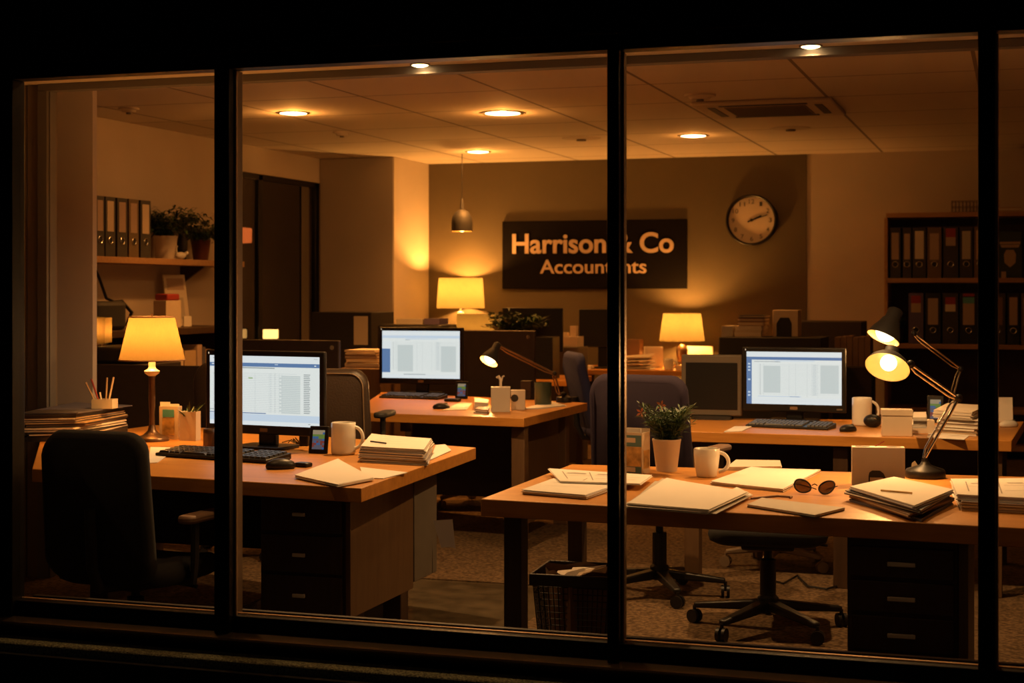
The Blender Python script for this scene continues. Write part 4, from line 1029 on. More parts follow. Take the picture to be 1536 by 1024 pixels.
# square card box
t = box_thing('file_box', 'pale square card box with a dark arched cut-out beside the desk lamp', 'box', P(1317,727,DESK), R(8), .186, .06, .138, 'cardgrey', .002)
s = MB(); s.prism([(-.025,0),(.035,0),(.035,.03),(.028,.045),(.015,.055),(-.012,.055),(-.022,.048),(-.025,.035)], 0, .0015, 0, Matrix.Translation((-.01,-.030,.0)) @ FLATY); s.build('cut_out', M['binder_black'], t)
s = MB(); s.box(-.03,-.034,0.0,.016,-.0316,.03); s.build('tan_insert', M['folder'], t)
for a, b in ((-.08,-.03),(.03,.08)):
    s = MB(); s.box(a,-.014,.1385,b,.010,.1392); s.build('slot', M['binder_black'], t)
s = MB(); s.tube([(-.01,0,.139),(.022,0,.158)], .002, 6); s.build('stick', M['red'], t)
# sunglasses
sgp = P(1222,741,DESK)
t = thing('sunglasses', 'dark tinted sunglasses lying open on the front right desk', 'sunglasses', (sgp.x, sgp.y, DESK+.001), R(-6)); t.scale = (.82,)*3
for k, cxx in enumerate((-.052,.052)):
    T = Matrix.Translation((cxx,0,.030)) @ Matrix.Rotation(R(-26 if k else 24),4,'Y') @ Matrix.Rotation(R(58),4,'X')
    pts = [( .036*math.cos(a)*(1+.12*math.sin(a)), .028*math.sin(a)*(1-.08*math.cos(a)), 0) for a in [2*math.pi*j/24 for j in range(24)]]
    s = MB(); s.tube([T@Vector(p) for p in pts+[pts[0]]], .0036, 6, caps=False); rm = s.build('rim', M['binder_black'], t)
    s = MB(); s.prism([(p[0]*.97,p[1]*.97) for p in pts], -.0008, .0008, 0, T); s.build('lens', M['tinted'], rm)
    sx_ = -1 if k == 0 else 1
    s = MB(); s.tube([(cxx+sx_*.038,.0,.036),(cxx+sx_*.03,.06,.030),(cxx-sx_*.02,.11,.010),(cxx-sx_*.03,.125,.004)], .0024, 6); s.build('temple_arm', M['binder_black'], t)
s = MB(); s.tube([(-.012,0,.036),(0,.0,.042),(.012,0,.036)], .0025, 6); s.build('bridge', M['binder_black'], t)
e0 = P(1128,748,DESK); e1 = P(1188,747,DESK)
s = MB(); s.tube([(e0.x,e0.y-.02,DESK+.004),(lerp(e0,e1,.2).x,e0.y+.012,DESK+.004),(lerp(e0,e1,.6).x,e1.y+.014,DESK+.004),(e1.x,e1.y,DESK+.004),(e1.x-.005,e1.y-.02,DESK+.004)], .0035, 8)
tag(s.build('cable', M['folder_brown'], recenter=True), 'thin bent brown wire lying behind the slim notebook', 'wire')
# adjustable lamp on the front right desk
FW = Vector((-SN, CS, 0)); RT = Vector((CS, SN, 0)); UP = Vector((0,0,1))
def dir_img(toward, right, up): return (-FW*toward + RT*right + UP*up).normalized()
bd = 5.88
arm_lamp('lit chrome-armed desk lamp on the front right desk, lower of two glowing heads', P(1388,716,DESK),
   [D(1387,688,bd), D(1438,597,bd), D(1366,546,bd)], dir_img(.58,-.34,-.74), D(1331,551,bd-.06), .0835, .026, .075, 32, base_r=.074, bulb_r=.031)
t = thing('tape_tag', 'small cream paper tag by the foot of the chrome desk lamp', 'tag', P(1373,714,DESK), R(20))
s = MB(); s.add([(-.02,0,.001),(.012,0,.001),(.018,.004,.03),(.0,.006,.058),(-.012,.004,.05),(-.02,.01,.001),(.012,.01,.001)], [(0,1,2,3,4),(0,4,3,5),(1,6,2),(5,3,2,6)]); s.build('tag_body', M['card'], t)

a0, a1 = P(556,664,DESK+.064), P(579,667,DESK+.064)
s = MB(); s.tube([(a0.x,a0.y,DESK+.0705),(a1.x,a1.y,DESK+.0705)], .0035, 6); tag(s.build('pen', M['binder_black'], recenter=True), 'black pen lying on the paper pile beside the white mug', 'pen')
fl = [P(x,y,0) for x,y in ((1150,872),(1175,880),(1196,868),(1212,884),(1240,888),(1262,882),(1285,886))]
s = MB(); s.tube([(p.x,p.y,.016) for p in fl], .006, 6); tag(s.build('floor_cable', M['black'], recenter=True), 'black cable trailing over the carpet between the stools', 'cable')
# ---------------- under the desks
def bin_():
    x = Y(868, 850, 5.82).x
    t = thing('waste_bin', 'dark mesh waste bin filled with papers under the right desk', 'waste bin', (x, 5.82, .006), R(3))
    wt, wb, h = .148, .118, .375
    s = MB()
    def side(a, b, c, d):   # bottom a-b, top d-c
        n = 15
        for k in range(n+1):
            s.tube([lerp(a,b,k/n), lerp(d,c,k/n)], .0022, 4)
        for k in range(15):
            s.tube([lerp(a,d,k/15), lerp(b,c,k/15)], .0020, 4)
    V = Vector
    cs = [(-1,-1),(1,-1),(1,1),(-1,1)]
    for i in range(4):
        p, q = cs[i], cs[(i+1)%4]
        side(V((p[0]*wb,p[1]*wb,.01)), V((q[0]*wb,q[1]*wb,.01)), V((q[0]*wt,q[1]*wt,h)), V((p[0]*wt,p[1]*wt,h)))
    s.box(-wb,-wb,0,wb,wb,.01); s.build('mesh_basket', M['binder_black'], t)
    s = MB(); o_, i_ = .158, .146
    s.box(-o_,-o_,h-.045,o_,-i_,h); s.box(-o_,i_,h-.045,o_,o_,h); s.box(-o_,-i_,h-.045,-i_,i_,h); s.box(i_,-i_,h-.045,o_,i_,h); s.build('rim', M['binder_black'], t, bevel=.004)
    s = MB(); n = 20; pts = []
    for k in range(n):
        a = 2*math.pi*k/n; r = .125*(1+.15*math.sin(3*a)); pts.append((r*math.cos(a)*1.05, r*math.sin(a)*1.05, h+.008*math.sin(5*a)))
    low = [(p[0]*.86, p[1]*.86, .05) for p in pts]
    s.add(pts+low, [(k,(k+1)%n,n+(k+1)%n,n+k) for k in range(n)]); s.build('bin_liner', M['folder_brown'], t)
    for k in range(6):
        rr = random.Random(k); s = MB(); a = rr.uniform(0,6.28); cx_, cy_ = .05*math.cos(a), .05*math.sin(a)
        s.add([(cx_-.06,cy_-.03,h-.06),(cx_+.05,cy_-.04,h-.07),(cx_+.06,cy_+.04,h-.02+.03*rr.random()),(cx_-.05,cy_+.05,h-.015),(cx_,cy_,h-.01)], [(0,1,4),(1,2,4),(2,3,4),(3,0,4)]); s.build('crumpled_paper', M['paper2' if k % 2 else 'folder'], t)
bin_()
def stool(label, x, y, h, fabric, base, rz=0, r=.31):
    return chair(label, (x, y, .006), rz, fabric, h, arms=False, backrest=False, base_mat=base, name='swivel_stool', cat='stool', group='swivel stools', leg_r=r)
q = P(1152,946,0); stool('black swivel stool with a five-armed base under the front right desk', q.x, q.y, .44, M['fabric_black'], 'black', R(8), .33)
q = P(1165,852,0); stool('swivel stool with a tan base under the rear right desk', q.x, q.y, .47, M['fabric_black'], 'tanbase', R(30), .265)
chair('large aubergine office chair behind the potted plant', (-1.63, 7.28, .006), R(-10), M['fabric_purple'], .52, (.50, .56), 1.06, True, lean=7, arm_mat='folder_brown')
# desk C
C_FR, C_RR = P(1517.5,661,DESK), P(1536,632,DESK)
C_FL, C_RL = P(1005,646,DESK), P(1012,626,DESK)
dC, cC = desk('office_desk', 'oak desk at the rear right carrying the third monitor', [C_FL, C_FR, C_RR, C_RL], .052)
leg(1040, 7.78, .075, par=dC, c=cC, mat='wood_brown'); leg(1262, 7.76, .07, par=dC, c=cC); leg(1492, 7.75, .07, par=dC, c=cC, mat='wood_brown'); leg(1500, 8.7, .07, par=dC, c=cC)
s = MB(); s.box(C_FL.x+.1-cC.x, 8.63-cC.y, .25, C_FR.x-.1-cC.x, 8.65-cC.y, .69); s.build('modesty_panel', M['darkbrown'], dC)
monitor('black monitor on the rear right desk showing a blue-edged spreadsheet', P(1191,632,DESK), R(0), .553, .345, 3, .052)
k0, k1 = P(1126,643,DESK), P(1240,648,DESK)
keyboard('black keyboard in front of the rear right monitor', P(1186,641,DESK), math.atan2((k1-k0).y,(k1-k0).x), .435, .15)
mouse('black mouse on the rear right desk beside the keyboard', P(1272,647,DESK), R(-40))
mug('marbled tall mug on the rear right desk', P(1293,638,DESK), R(5), .051, .146, 'ceramic')
t = thing('tape_dispenser', 'glossy black rounded tape dispenser in front of the marbled mug', 'tape dispenser', P(1309,641,DESK), R(0))
s = MB(); s.sphere((0,0,.034), .045, 0, 1.05, .8, .76); s.v = [Vector((v.x,v.y,max(v.z,.0005))) for v in s.v]; s.build('dispenser_body', M['black'], t, smooth=70)
s = MB(); s.lathe([(.012,-.03),(.012,.03)], 16, 0, Matrix.Translation((.01,0,.04)) @ FR); s.build('tape_core', M['folder'], t)
box_thing('note_box', 'cream box with a lid in front of the paper pile on the rear right desk', 'box', P(1345,653,DESK), R(8), .142, .09, .098, 'card', lid=.03)
box_thing('note_box', 'plain tan box behind the lidded cream box', 'box', P(1382,649,DESK), R(8), .12, .09, .065, 'card')
pile([(1369,642),(1390,642),(1389,633),(1370,633)], DESK+.066, [
 ('paper_stack', 'white papers lying on the plain tan box', 'paper stack', .05, 6, ('paper','paper2'), 0,0,0,1.0, dict(jit=.004))])
pic_frame('small photo frame on the rear right desk beside the tan box', P(1403,634,DESK), R(0), .085, .145)
pile([(1404,650),(1466,654),(1480,641),(1417,637)], DESK+.0005, [
 ('paper_stack', 'bottom bundle of the paper pile behind the chrome lamp arm', 'paper stack', .040, 7, ('paper','folder'), 0,0,0,1.0, dict(jit=.010, group='paper pile on the rear right desk')),
 ('paper_stack', 'middle bundle of the paper pile behind the chrome lamp arm', 'paper stack', .035, 6, ('paper2','folder_brown','paper'), .0,.01,3,.98, dict(jit=.010, group='paper pile on the rear right desk')),
 ('paper_stack', 'topmost bundle of the paper pile behind the chrome lamp arm', 'paper stack', .038, 6, ('paper','paper2'), -.005,0,-3,.96, dict(jit=.007, group='paper pile on the rear right desk'))])
sheaf('paper_sheet', 'white sheet in front of the paper pile on the rear right desk', 'paper', [(1390,656),(1446,659),(1458,650),(1394,647)], DESK+.0005, .002, 1, ('paper',))
sheaf('paper_sheet', 'white sheets left of the rear right keyboard', 'paper', [(1086,647),(1112,646),(1128,639),(1102,639)], DESK+.0005, .004, 2, ('paper',), .004)
t = thing('place_card', 'upright white card on the rear right desk right of the right mullion', 'card', P(1507,632,DESK), R(10))
s = MB(); s.add([(-.035,-.02,0),(.04,-.02,0),(.04,0,.13),(-.035,0,.13),(-.035,.02,0),(.04,.02,0)], [(0,1,2,3),(3,2,5,4)]); s.build('card_body', M['paper'], t)
mouse('pale white mouse right of the right mullion', P(1513,640,DESK), R(-60), mat='ceramic')
# dark square monitor, switched off
q = P(1067,629,DESK)
t = thing('computer_monitor', 'square beige-rimmed monitor, switched off, left of the rear right monitor', 'monitor', q, R(2))
s = MB(); s.box(-.165,0,.02,.165,.05,.352); s.build('casing', M['beige_plastic'], t, bevel=.008)
s = MB(); s.box(-.14,-.003,.055,.142,-.0005,.310); s.build('screen', M['black'], t, bevel=.002)
s = MB(); s.box(-.1,.05,.06,.1,.12,.30); s.build('rear_bulge', M['blackmatt'], t, bevel=.02)
s = MB(); s.prism(roundrect(.22,.16,.05), 0, .02, 0, Matrix.Translation((0,.04,0))); s.build('stand_foot', M['blackmatt'], t)
# second articulated lamp, stands on desk C
lamp2 = arm_lamp('lit desk lamp on the rear right desk, upper of two glowing heads', P(1433,631,DESK),
   [D(1423,620,8.42), D(1441,553,8.42), D(1371,500,8.36)], dir_img(.22,-.45,-.86), D(1325,507,8.2), .088, .040, .14, 62, fat=.005, base_r=.06, bulb_r=.056, inner=34)

# ================================================================== MIDDLE DESK
B_FR, B_RR = P(786,627,DESK), P(881,604,DESK)
B_FL, B_RL = P(528,618,DESK), P(572,588,DESK)
dB, cB = desk('office_desk', 'oak desk in the middle of the office with the second monitor', [B_FL, B_FR, B_RR, P(800,599,DESK), B_RL], .05)
leg(780, 8.32, .075, par=dB, c=cB, mat='wood_brown'); leg(842, 9.35, .08, par=dB, c=cB, mat='wood_brown')
s = MB(); x_ = -2.72; s.box(x_-.02-cB.x, 8.45-cB.y, .1, x_-cB.x, 9.3-cB.y, .69); s.build('end_panel', M['wood_brown'], dB)
s = MB(); s.box(B_FL.x+.1-cB.x, 9.0-cB.y, .2, x_-.03-cB.x, 9.02-cB.y, .69); s.build('modesty_panel', M['darkbrown'], dB)
monitor('black monitor on the middle desk showing a pale spreadsheet', P(632,591,DESK), R(3), .60, .385, 2, .068)
keyboard('black keyboard in front of the middle monitor', P(620,597,DESK), R(-6), .43, .15)
mouse('black mouse on the middle desk', P(662,613,DESK), R(-60))
box_thing('card_reader', 'small black box behind the mouse on the middle desk', 'card reader', P(679,602,DESK), R(0), .10, .06, .02, 'black', .008)
pic_frame('small photo frame on the middle desk under the reading lamp', P(692,598,DESK), R(0), .085, .115)
cube = box_thing('tissue_box', 'white card cube nearest the front of the middle desk', 'box', P(751,617,DESK), R(18), .112, .10, .143, 'cardgrey')
t = box_thing('tissue_box', 'smaller white box with a round hole beside the card cube', 'box', P(777,614,DESK), R(18), .085, .08, .115, 'cardgrey')
s = MB(); s.lathe([(.022,0),(.022,.002)], 20, 0, Matrix.Translation((-.02,-.040,.07)) @ FR); s.build('hole', M['binder_black'], t)
t = thing('tissue', 'curled cream paper standing on the white card cube', 'paper', (cube.location.x, cube.location.y, DESK+.1435), 0)
s = MB(); s.tube([(0,0,0),(0,0,.04),(-.012,0,.06),(-.024,0,.052)], [.008,.008,.009,.007], 8); s.tube([(0.004,0,.03),(.012,0,.06),(.022,0,.062)], .005, 8); s.build('tissue_body', M['paper2'], t)
sheaf('paper_sheet', 'white paper strip behind the cube on the middle desk', 'paper', [(712,603),(732,604),(733,599),(712,596)], DESK+.0005, .045, 3, ('paper2','paper'), .004)
sheaf('paper_stack', 'papers and leaflets left of the card cube on the middle desk', 'paper stack', [(712,613),(732,615),(735,609),(720,608)], DESK+.0005, .025, 4, ('paper','folder_brown'), .006)
sheaf('paper_sheet', 'sheets lying left of the cube, near the middle of the desk', 'paper', [(664,615),(700,614),(708,604),(690,603)], DESK+.0005, .003, 2, ('folder','paper2'), .006)
sheaf('paper_sheet', 'loose white papers around the dark green pot', 'paper', [(785,612),(812,611),(848,607),(826,601)], DESK+.0005, .008, 3, ('paper',), .01)
q = P(814.5,608,DESK)
t = thing('pen_pot', 'dark green pot on the middle desk in front of the lamp foot', 'pot', q, 0)
s = MB(); s.cap1 = False; s.lathe([(.048,0),(.052,.01),(.053,.142),(.050,.142),(.047,.015),(.0001,.012)], 28); s.build('pot_body', M['potgreen'], t, smooth=50)
box_thing('desk_speaker', 'small dark speaker behind the dark green pot', 'speaker', P(790,598.5,DESK), R(5), .07, .06, .12, 'darkbrown', .004)
arm_lamp('lit reading lamp with angled arm on the middle desk', P(846,603,DESK),
   [D(840,592,9.75), D(832,560,9.7), D(748,518,9.6)], dir_img(.42,-.38,-.72), D(733,542,9.5), .058, .024, .11, 22, arm_mat='bronze', base_r=.05, bulb_r=.040, inner=8)
# chairs in the middle
q = D(500,700,8.42); chair('brown black leather office chair between the left and middle desks', (q.x, q.y, .006), R(8), M['leather'], .60, (.54,.58), 1.04, True, piping=M['piping'], lean=6)
q = D(462,700,9.2); chair('dark leather chair half hidden behind the left monitor', (q.x-.05, q.y-.62, .006), R(4), M['leather'], .5, (.46,.5), 1.06, False, lean=3)
q = D(922,700,10.6); chair('navy blue office chair turned sideways right of the middle desk', (q.x, q.y, .006), R(-62), M['fabric_blue'], .52, (.52,.62), 1.04, True, lean=14)
q = P(705,758,0); stool('dark stool under the middle desk with a tan base', q.x, q.y, .44, M['leather'], 'tanbase', R(15), .30)

# ================================================================== DIVIDERS, CABINETS AND THINGS BEHIND
def slab(name, label, cat, px0, px1, y0, depth, z0, z1, mat, badge=None, group=None, bevel=.006, zfl=None):
    xa_, xb_ = Y(px0,500,y0).x, Y(px1,500,y0).x
    t = thing(name, label, cat, ((xa_+xb_)/2, y0, z0), 0, group)
    s = MB(); hw_ = (xb_-xa_)/2; s.box(-hw_, 0, 0, hw_, depth, z1-z0); s.build('panel' if 'divider' in name else 'body', M[mat], t, bevel=bevel)
    if badge:
        s = MB(); s.lathe([(.014,0),(.014,.003)], 14, 0, Matrix.Translation((hw_-.045,0,z1-z0-.045)) @ FR); s.build('badge', M['steel'], t)
    return t, hw_
def zat(px, py, y): return Y(px, py, y).z
slab('desk_divider', 'dark divider screen behind the middle desk with a small round badge', 'desk divider', 600, 802, 10.35, .04, .45, zat(700,495,10.35), 'darkbrown', 1, 'desk dividers')
for o_ in (): pass
slab('desk_divider', 'dark divider screen behind the left monitor with a small round badge', 'desk divider', 345, 508, 8.95, .035, .45, zat(450,510,8.95), 'darkbrown', 1, 'desk dividers')
slab('desk_divider', 'dark divider screen behind the left table lamp', 'desk divider', 150, 330, 8.2, .04, .45, zat(250,548,8.2), 'darkbrown', None, 'desk dividers')
for o_ in [o for o in col.objects if o.name.startswith('desk_divider')]:
    hw_ = o_.children[0].bound_box[4][0]
    for sx_ in (-1, 1):
        s = MB(); s.box(sx_*(hw_-.08)-.02, -.02, -.444, sx_*(hw_-.08)+.02, .06, 0); s.build('foot', M['blackmatt'], o_)
t, hw_ = slab('storage_cabinet', 'black cabinet with a printer on it behind the middle monitor', 'cabinet', 560, 660, 11.2, .42, .006, .95, 'blackmatt')
slab('printer', 'black printer behind the middle monitor', 'printer', 565, 660, 11.25, .4, .952, zat(600,487,11.25), 'black', bevel=.02)
zz = zat(600,487,11.25)+.002
xa_ = Y(595,480,11.35)
def wbox(name, label, cat, px0, px1, y0, dep, z0, z1, mat, group=None, n=1, mats=None):
    xa_, xb_ = Y(px0,500,y0).x, Y(px1,500,y0).x
    q = [Vector((xa_,y0,0)),Vector((xb_,y0,0)),Vector((xb_,y0+dep,0)),Vector((xa_,y0+dep,0))]
    return sheaf(name, label, cat, q, z0, z1-z0, n, mats or (mat,), .004 if n > 1 else 0, group)
wbox('box_file', 'grey box file on the printer behind the middle monitor', 'box file', 594, 634, 11.35, .2, zz, zz+.04, 'cardgrey')
wbox('box_file', 'violet grey box file on the right of the printer', 'box file', 636, 659, 11.35, .2, zz, zz+.045, 'purple')
# tall dark cabinet with notice
t, hw_ = slab('storage_cabinet', 'tall black cabinet below the left column with a notice taped on it', 'cabinet', 467, 557, 12.1, .5, .006, zat(500,468,12.1), 'blackmatt')
s = MB(); xa_ = Y(531,490,12.1).x - t.location.x; xb_ = Y(552,490,12.1).x - t.location.x; z0_, z1_ = zat(540,517,12.1)-.006, zat(540,474,12.1)-.006
no = MB(); no.box(xa_, -.004, z0_, xb_, -.001, z1_); o = no.build('notice', M['paper2'], None, recenter=True)
o.location = o.location + Vector((t.location.x, t.location.y, t.location.z)); tag(o, 'cream paper notice taped to the tall black cabinet', 'notice')
# low cabinet with folders
slab('storage_cabinet', 'low cabinet carrying a folder pile left of the middle monitor', 'cabinet', 508, 572, 10.15, .45, .006, .905, 'wood_brown')
xa_, xb_ = Y(517,560,10.2).x, Y(568,560,10.2).x; z = .907
for k, (th, m, lb_) in enumerate(((.03,'cardgrey','pale box file at the bottom of the folder pile left of the middle monitor'),(.03,'folder','manila folder second from the bottom, left of the middle monitor'),(.024,'folder_brown','brown folder in the middle of the pile left of the middle monitor'),(.022,'folder','upper manila folder of the pile left of the middle monitor'),(.014,'paper2','topmost papers of the pile left of the middle monitor'))):
    q = [Vector((xa_+.01*(k%2),10.2,0)),Vector((xb_-.012*k,10.2+.01*k,0)),Vector((xb_-.012*k,10.5,0)),Vector((xa_+.01*(k%2),10.5,0))]
    sheaf('file_folder', lb_, 'folder', q, z, th, 3, (m,'paper2'), .004, 'folder pile left of the middle monitor'); z += th+.001
# back tables
def btable(label, px0, px1, y0, y1, z=.75):
    xa_, xb_ = Y(px0,550,y0).x, Y(px1,550,y0).x
    return desk('office_table', label, [(xa_,y0),(xb_,y0),(xb_,y1),(xa_,y1)], .045, 'tables along the back wall', legs=((xa_+.08,y0+.08),(xb_-.08,y0+.08),(xb_-.08,y1-.08),(xa_+.08,y1-.08)), leg_w=.05, cat='table', z=z)
btable('long oak table along the back wall under the sign', 840, 1125, 13.45, 14.3)
btable('small table behind the dark divider in the middle', 668, 850, 11.75, 12.5)
slab('storage_cabinet', 'low cabinet in the back corner carrying the drum-shade lamp', 'cabinet', 655, 735, 13.8, .62, .006, .88, 'wood_dark')
yb_ = 14.21
lp = Y(691,500,yb_)
zk = lambda px, py, y: Y(px,py,y).z
shade_lamp('lit table lamp with a wide drum shade in the back left corner', (lp.x, yb_, .881), .232, .212, zk(691,462,yb_)-.881, zk(691,417,yb_)-.881, 100, stem='vase', base_mat='ceramic', shade='shade2', rim=False)
lp = Y(714,500,12.1)
shade_lamp('lit drum-shade lamp half hidden behind the middle divider', (lp.x, 12.1, .751), .160, .158, .25, zk(714,471,12.1)-.751, 16, stem='vase', base_mat='ceramic', shade='shade2', rim=False)
lp = Y(1023,500,14.15)
shade_lamp('lit table lamp with cream cone shade under the clock side of the sign', (lp.x, 14.15, .751), .208, .172, zk(1023,511,14.15)-.751, zk(1023,470,14.15)-.751, 62, stem='vase', base_mat='bronze', shade='shade2', rim=False)
pq = Y(772,500,11.95)
plant('spiky green plant peeking over the middle divider', (pq.x, 11.95, .751), .09, .36, 'pot', 60, .30, bushy=dict(leaf_l=.12, leaf_w=.024, seed=8, droop=.4, spread=.9, nl=20), seed=8, upright=.3)
q = Y(799,500,12.25); monitor('dark monitor back behind the spiky plant', (q.x, 12.25, .751), R(4), .51, .36, 0, .20)
q = Y(904,500,13.7); monitor('dark monitor on the back table beside the middle mullion', (q.x, 13.7, .751), R(8), .43, .345, 0, .19)
wbox('box_file', 'beige box on the table right of the dark monitor backs', 'box file', 829, 866, 12.75, .2, zat(840,520,12.75), zat(840,505,12.75), 'card')
slab('storage_cabinet', 'low cabinet under the beige box', 'cabinet', 826, 868, 12.72, .3, .006, zat(840,520,12.75)-.002, 'grey')
bx_z = zat(840,505,12.75)+.001
wbox('box_file', 'small box on the beige box, right of the dark monitor', 'box file', 842, 851, 12.8, .06, bx_z, bx_z+.035, 'card')
wbox('box_file', 'small upright box on the beige box beside the mullion monitor', 'box file', 855, 864, 12.8, .06, bx_z, bx_z+.09, 'card')
slab('desktop_computer', 'black computer tower right of the divider badge', 'computer', 803, 829, 11.85, .2, .751, zat(815,505,11.85), 'black')
wbox('box_file', 'dark brown box on the back table right of the middle mullion', 'box file', 940, 959, 14.1, .15, .751, zat(950,509,14.1), 'folder_brown')
t = thing('paper_tray', 'tray of curled papers on the back table right of the middle mullion', 'paper tray', Y(956,545,13.65), 0); t.location.z = .751
for k in range(4):
    s = MB(); s.add([(-.14+.01*k,-.1,.01+.03*k),(.10+.012*k,-.1,.02+.03*k),(.14,.1,.035+.032*k),(-.12,.1,.02+.03*k),(-.14+.01*k,-.1,.016+.03*k),(.10+.012*k,-.1,.026+.03*k),(.14,.1,.041+.032*k),(-.12,.1,.026+.03*k)],
     [(0,3,2,1),(4,5,6,7),(0,1,5,4),(1,2,6,5),(2,3,7,6),(3,0,4,7)]); s.build('paper_layer', M[['cardgrey','paper2','paper','paper2'][k]], t)
s = MB(); s.box(-.14,-.11,0,.14,.11,.008); s.build('tray_base', M['cardgrey'], t)
t = open_box('magazine_holder', 'white magazine holder beside the back right lamp', 'holder', Y(980,545,13.95), R(20), .16, .12, .19, 'paper'); t.location.z = .751
mug('small pale cup on the back table beside the lamp', Vector((Y(1003,545,13.6).x, 13.6, .751)), 0, .042, .10, 'ceramic', cat='cup')
wbox('picture_card', 'white card leaning on the wall behind the off monitor', 'card', 1031, 1069, 14.32, .02, .751, zat(1050,519,14.32), 'paper')
wbox('box_file', 'flat orange lit box between the lamp and the white card', 'box file', 1013, 1028, 13.55, .12, .751, .79, 'card')
sheaf('paper_sheet', 'white papers on the left part of the back table', 'paper', [Vector((Y(872,545,13.5).x,13.5,0)),Vector((Y(886,545,13.5).x,13.5,0)),Vector((Y(886,545,13.5).x,13.6,0)),Vector((Y(872,545,13.5).x,13.6,0))], .751, .03, 3, ('paper',), .01)
# right back cabinets
slab('storage_cabinet', 'black low cabinet behind the rear right monitor carrying papers', 'cabinet', 1078, 1232, 12.3, .5, .006, zat(1150,506,12.3), 'blackmatt')
zz = zat(1150,506,12.3)+.002
slab('storage_cabinet', 'dark brown cabinet standing behind the black low cabinet', 'cabinet', 1166, 1292, 13.2, .5, .006, zat(1230,482,13.2), 'darkbrown')
GR = 'papers on the black low cabinet'
wbox('box_file', 'violet topped box file at the left end of the black low cabinet', 'box file', 1082, 1099, 12.4, .3, zz, zat(1090,489,12.4), 'cardgrey', GR)
xa_, xb_ = Y(1102,500,12.4).x, Y(1142,500,12.4).x; z = zz
for k, (th, m, lb_) in enumerate(((.05,'card','cream box file under the papers on the black low cabinet'),(.035,'paper2','stack of papers on the cream box file'),(.03,'folder','manila folder in the pile on the black low cabinet'),(.03,'folder_brown','brown folder near the top of the pile on the black low cabinet'),(.02,'folder_dark','topmost dark folder of the pile on the black low cabinet'))):
    o_ = .03*(k > 1)
    q = [Vector((xa_+o_,12.4,0)),Vector((xb_+o_*.6,12.4,0)),Vector((xb_+o_*.6,12.7,0)),Vector((xa_+o_,12.7,0))]
    sheaf('file_folder', lb_, 'folder', q, z, th, 3, (m,'paper2'), .006, GR); z += th+.001
t = thing('magazine_box', 'pale box with a dark arched opening on the back right cabinets', 'box', (Y(1178,500,12.5).x, 12.5, zz), 0)
hw_ = (Y(1197,500,12.5).x-Y(1159,500,12.5).x)/2; hh_ = zat(1178,465,12.5)-zz
s = MB(); s.box(-hw_,0,0,hw_,.2,hh_); s.build('box_body', M['card'], t, bevel=.003)
s = MB(); s.prism([(-hw_*.7,0),(hw_*.5,0),(hw_*.5,hh_*.5),(hw_*.3,hh_*.72),(-hw_*.4,hh_*.72),(-hw_*.7,hh_*.5)], 0, .002, 0, FLATY); s.build('opening', M['binder_black'], t)
for k in range(6):
    px = 1252 + 9*k
    wbox('ring_binder', f"{['leftmost','second','third','fourth','fifth','rightmost'][k]} reddish brown binder of the row left of the bright lamp head", 'binder', px, px+8.3, 12.9, .28, .84, zat(1280,506-(k%3),12.9), 'folder_brown', 'reddish binders left of the lamp head', mats=('folder_brown',))
slab('storage_cabinet', 'low cabinet under the reddish binders', 'cabinet', 1248, 1308, 12.85, .33, .006, .838, 'darkbrown')

# bookcase on the right
by = 14.02
bx0, bx1 = Y(1329,400,by).x, .62
t = thing('bookcase', 'tall brown bookcase full of ring binders at the right back wall', 'bookcase', ((bx0+bx1)/2, by, 0), 0)
hw_ = (bx1-bx0)/2
zs_ = [zat(1400,318.5,by), zat(1400,417,by), zat(1400,516,by), zat(1400,612,by), .12]
for k, zz_ in enumerate(zs_):
    s = MB(); s.box(-hw_, 0, zz_-.04, hw_, .40, zz_); s.build('shelf', M['wood_shelf'], t, bevel=.003)
for sx_ in (-1, 1):
    s = MB(); s.box(sx_*hw_-.015, 0, .006, sx_*hw_+.015, .40, zs_[0]-.041); s.build('side_panel', M['wood_shelf'], t, bevel=.003)
s = MB(); s.box(-hw_, .39, .006, hw_, .40, zs_[0]-.041); s.build('back_panel', M['wood_dark'], t)
def bpx(a, b, z, label, body, lab, hgt=.44, ring=True, group='ring binders in the bookcase'):
    xa_, xb_ = Y(a,400,by+.03).x, Y(b,400,by+.03).x
    lever_binder(label, ((xa_+xb_)/2, by+.03, z+.001), 0, xb_-xa_, hgt, .30, body, lab, ring, group)
full = ('binder_label', .36, .93)
r1 = [(1334.5,1351,'binder_grey',(('binder_label',.37,.90),),'first grey binder on the upper bookcase shelf'),
 (1354,1367,'binder_grey',(('binder_label',.37,.88),),'narrow grey binder, second on the upper bookcase shelf'),
 (1369,1389,'binder_grey',(('paper2',.38,.93),),'third binder on the upper shelf with a bright white label'),
 (1391,1412,'binder_olive',(('binder_label',.36,.88),),'olive binder on the upper bookcase shelf'),
 (1415,1437,'binder_grey',(('binder_label',.63,.80),('red',.80,.97)),'grey binder with a red and cream label on the upper shelf'),
 (1440,1459,'binder_grey',(('cardgrey',.37,.92),),'sixth binder on the upper shelf with a dull grey label'),
 (1461,1480,'binder_olive',(('binder_label',.36,.93),),'olive binder beside the right mullion on the upper shelf')]
for a, b, m, l, lb_ in r1: bpx(a, b, zs_[1], lb_, m, l)
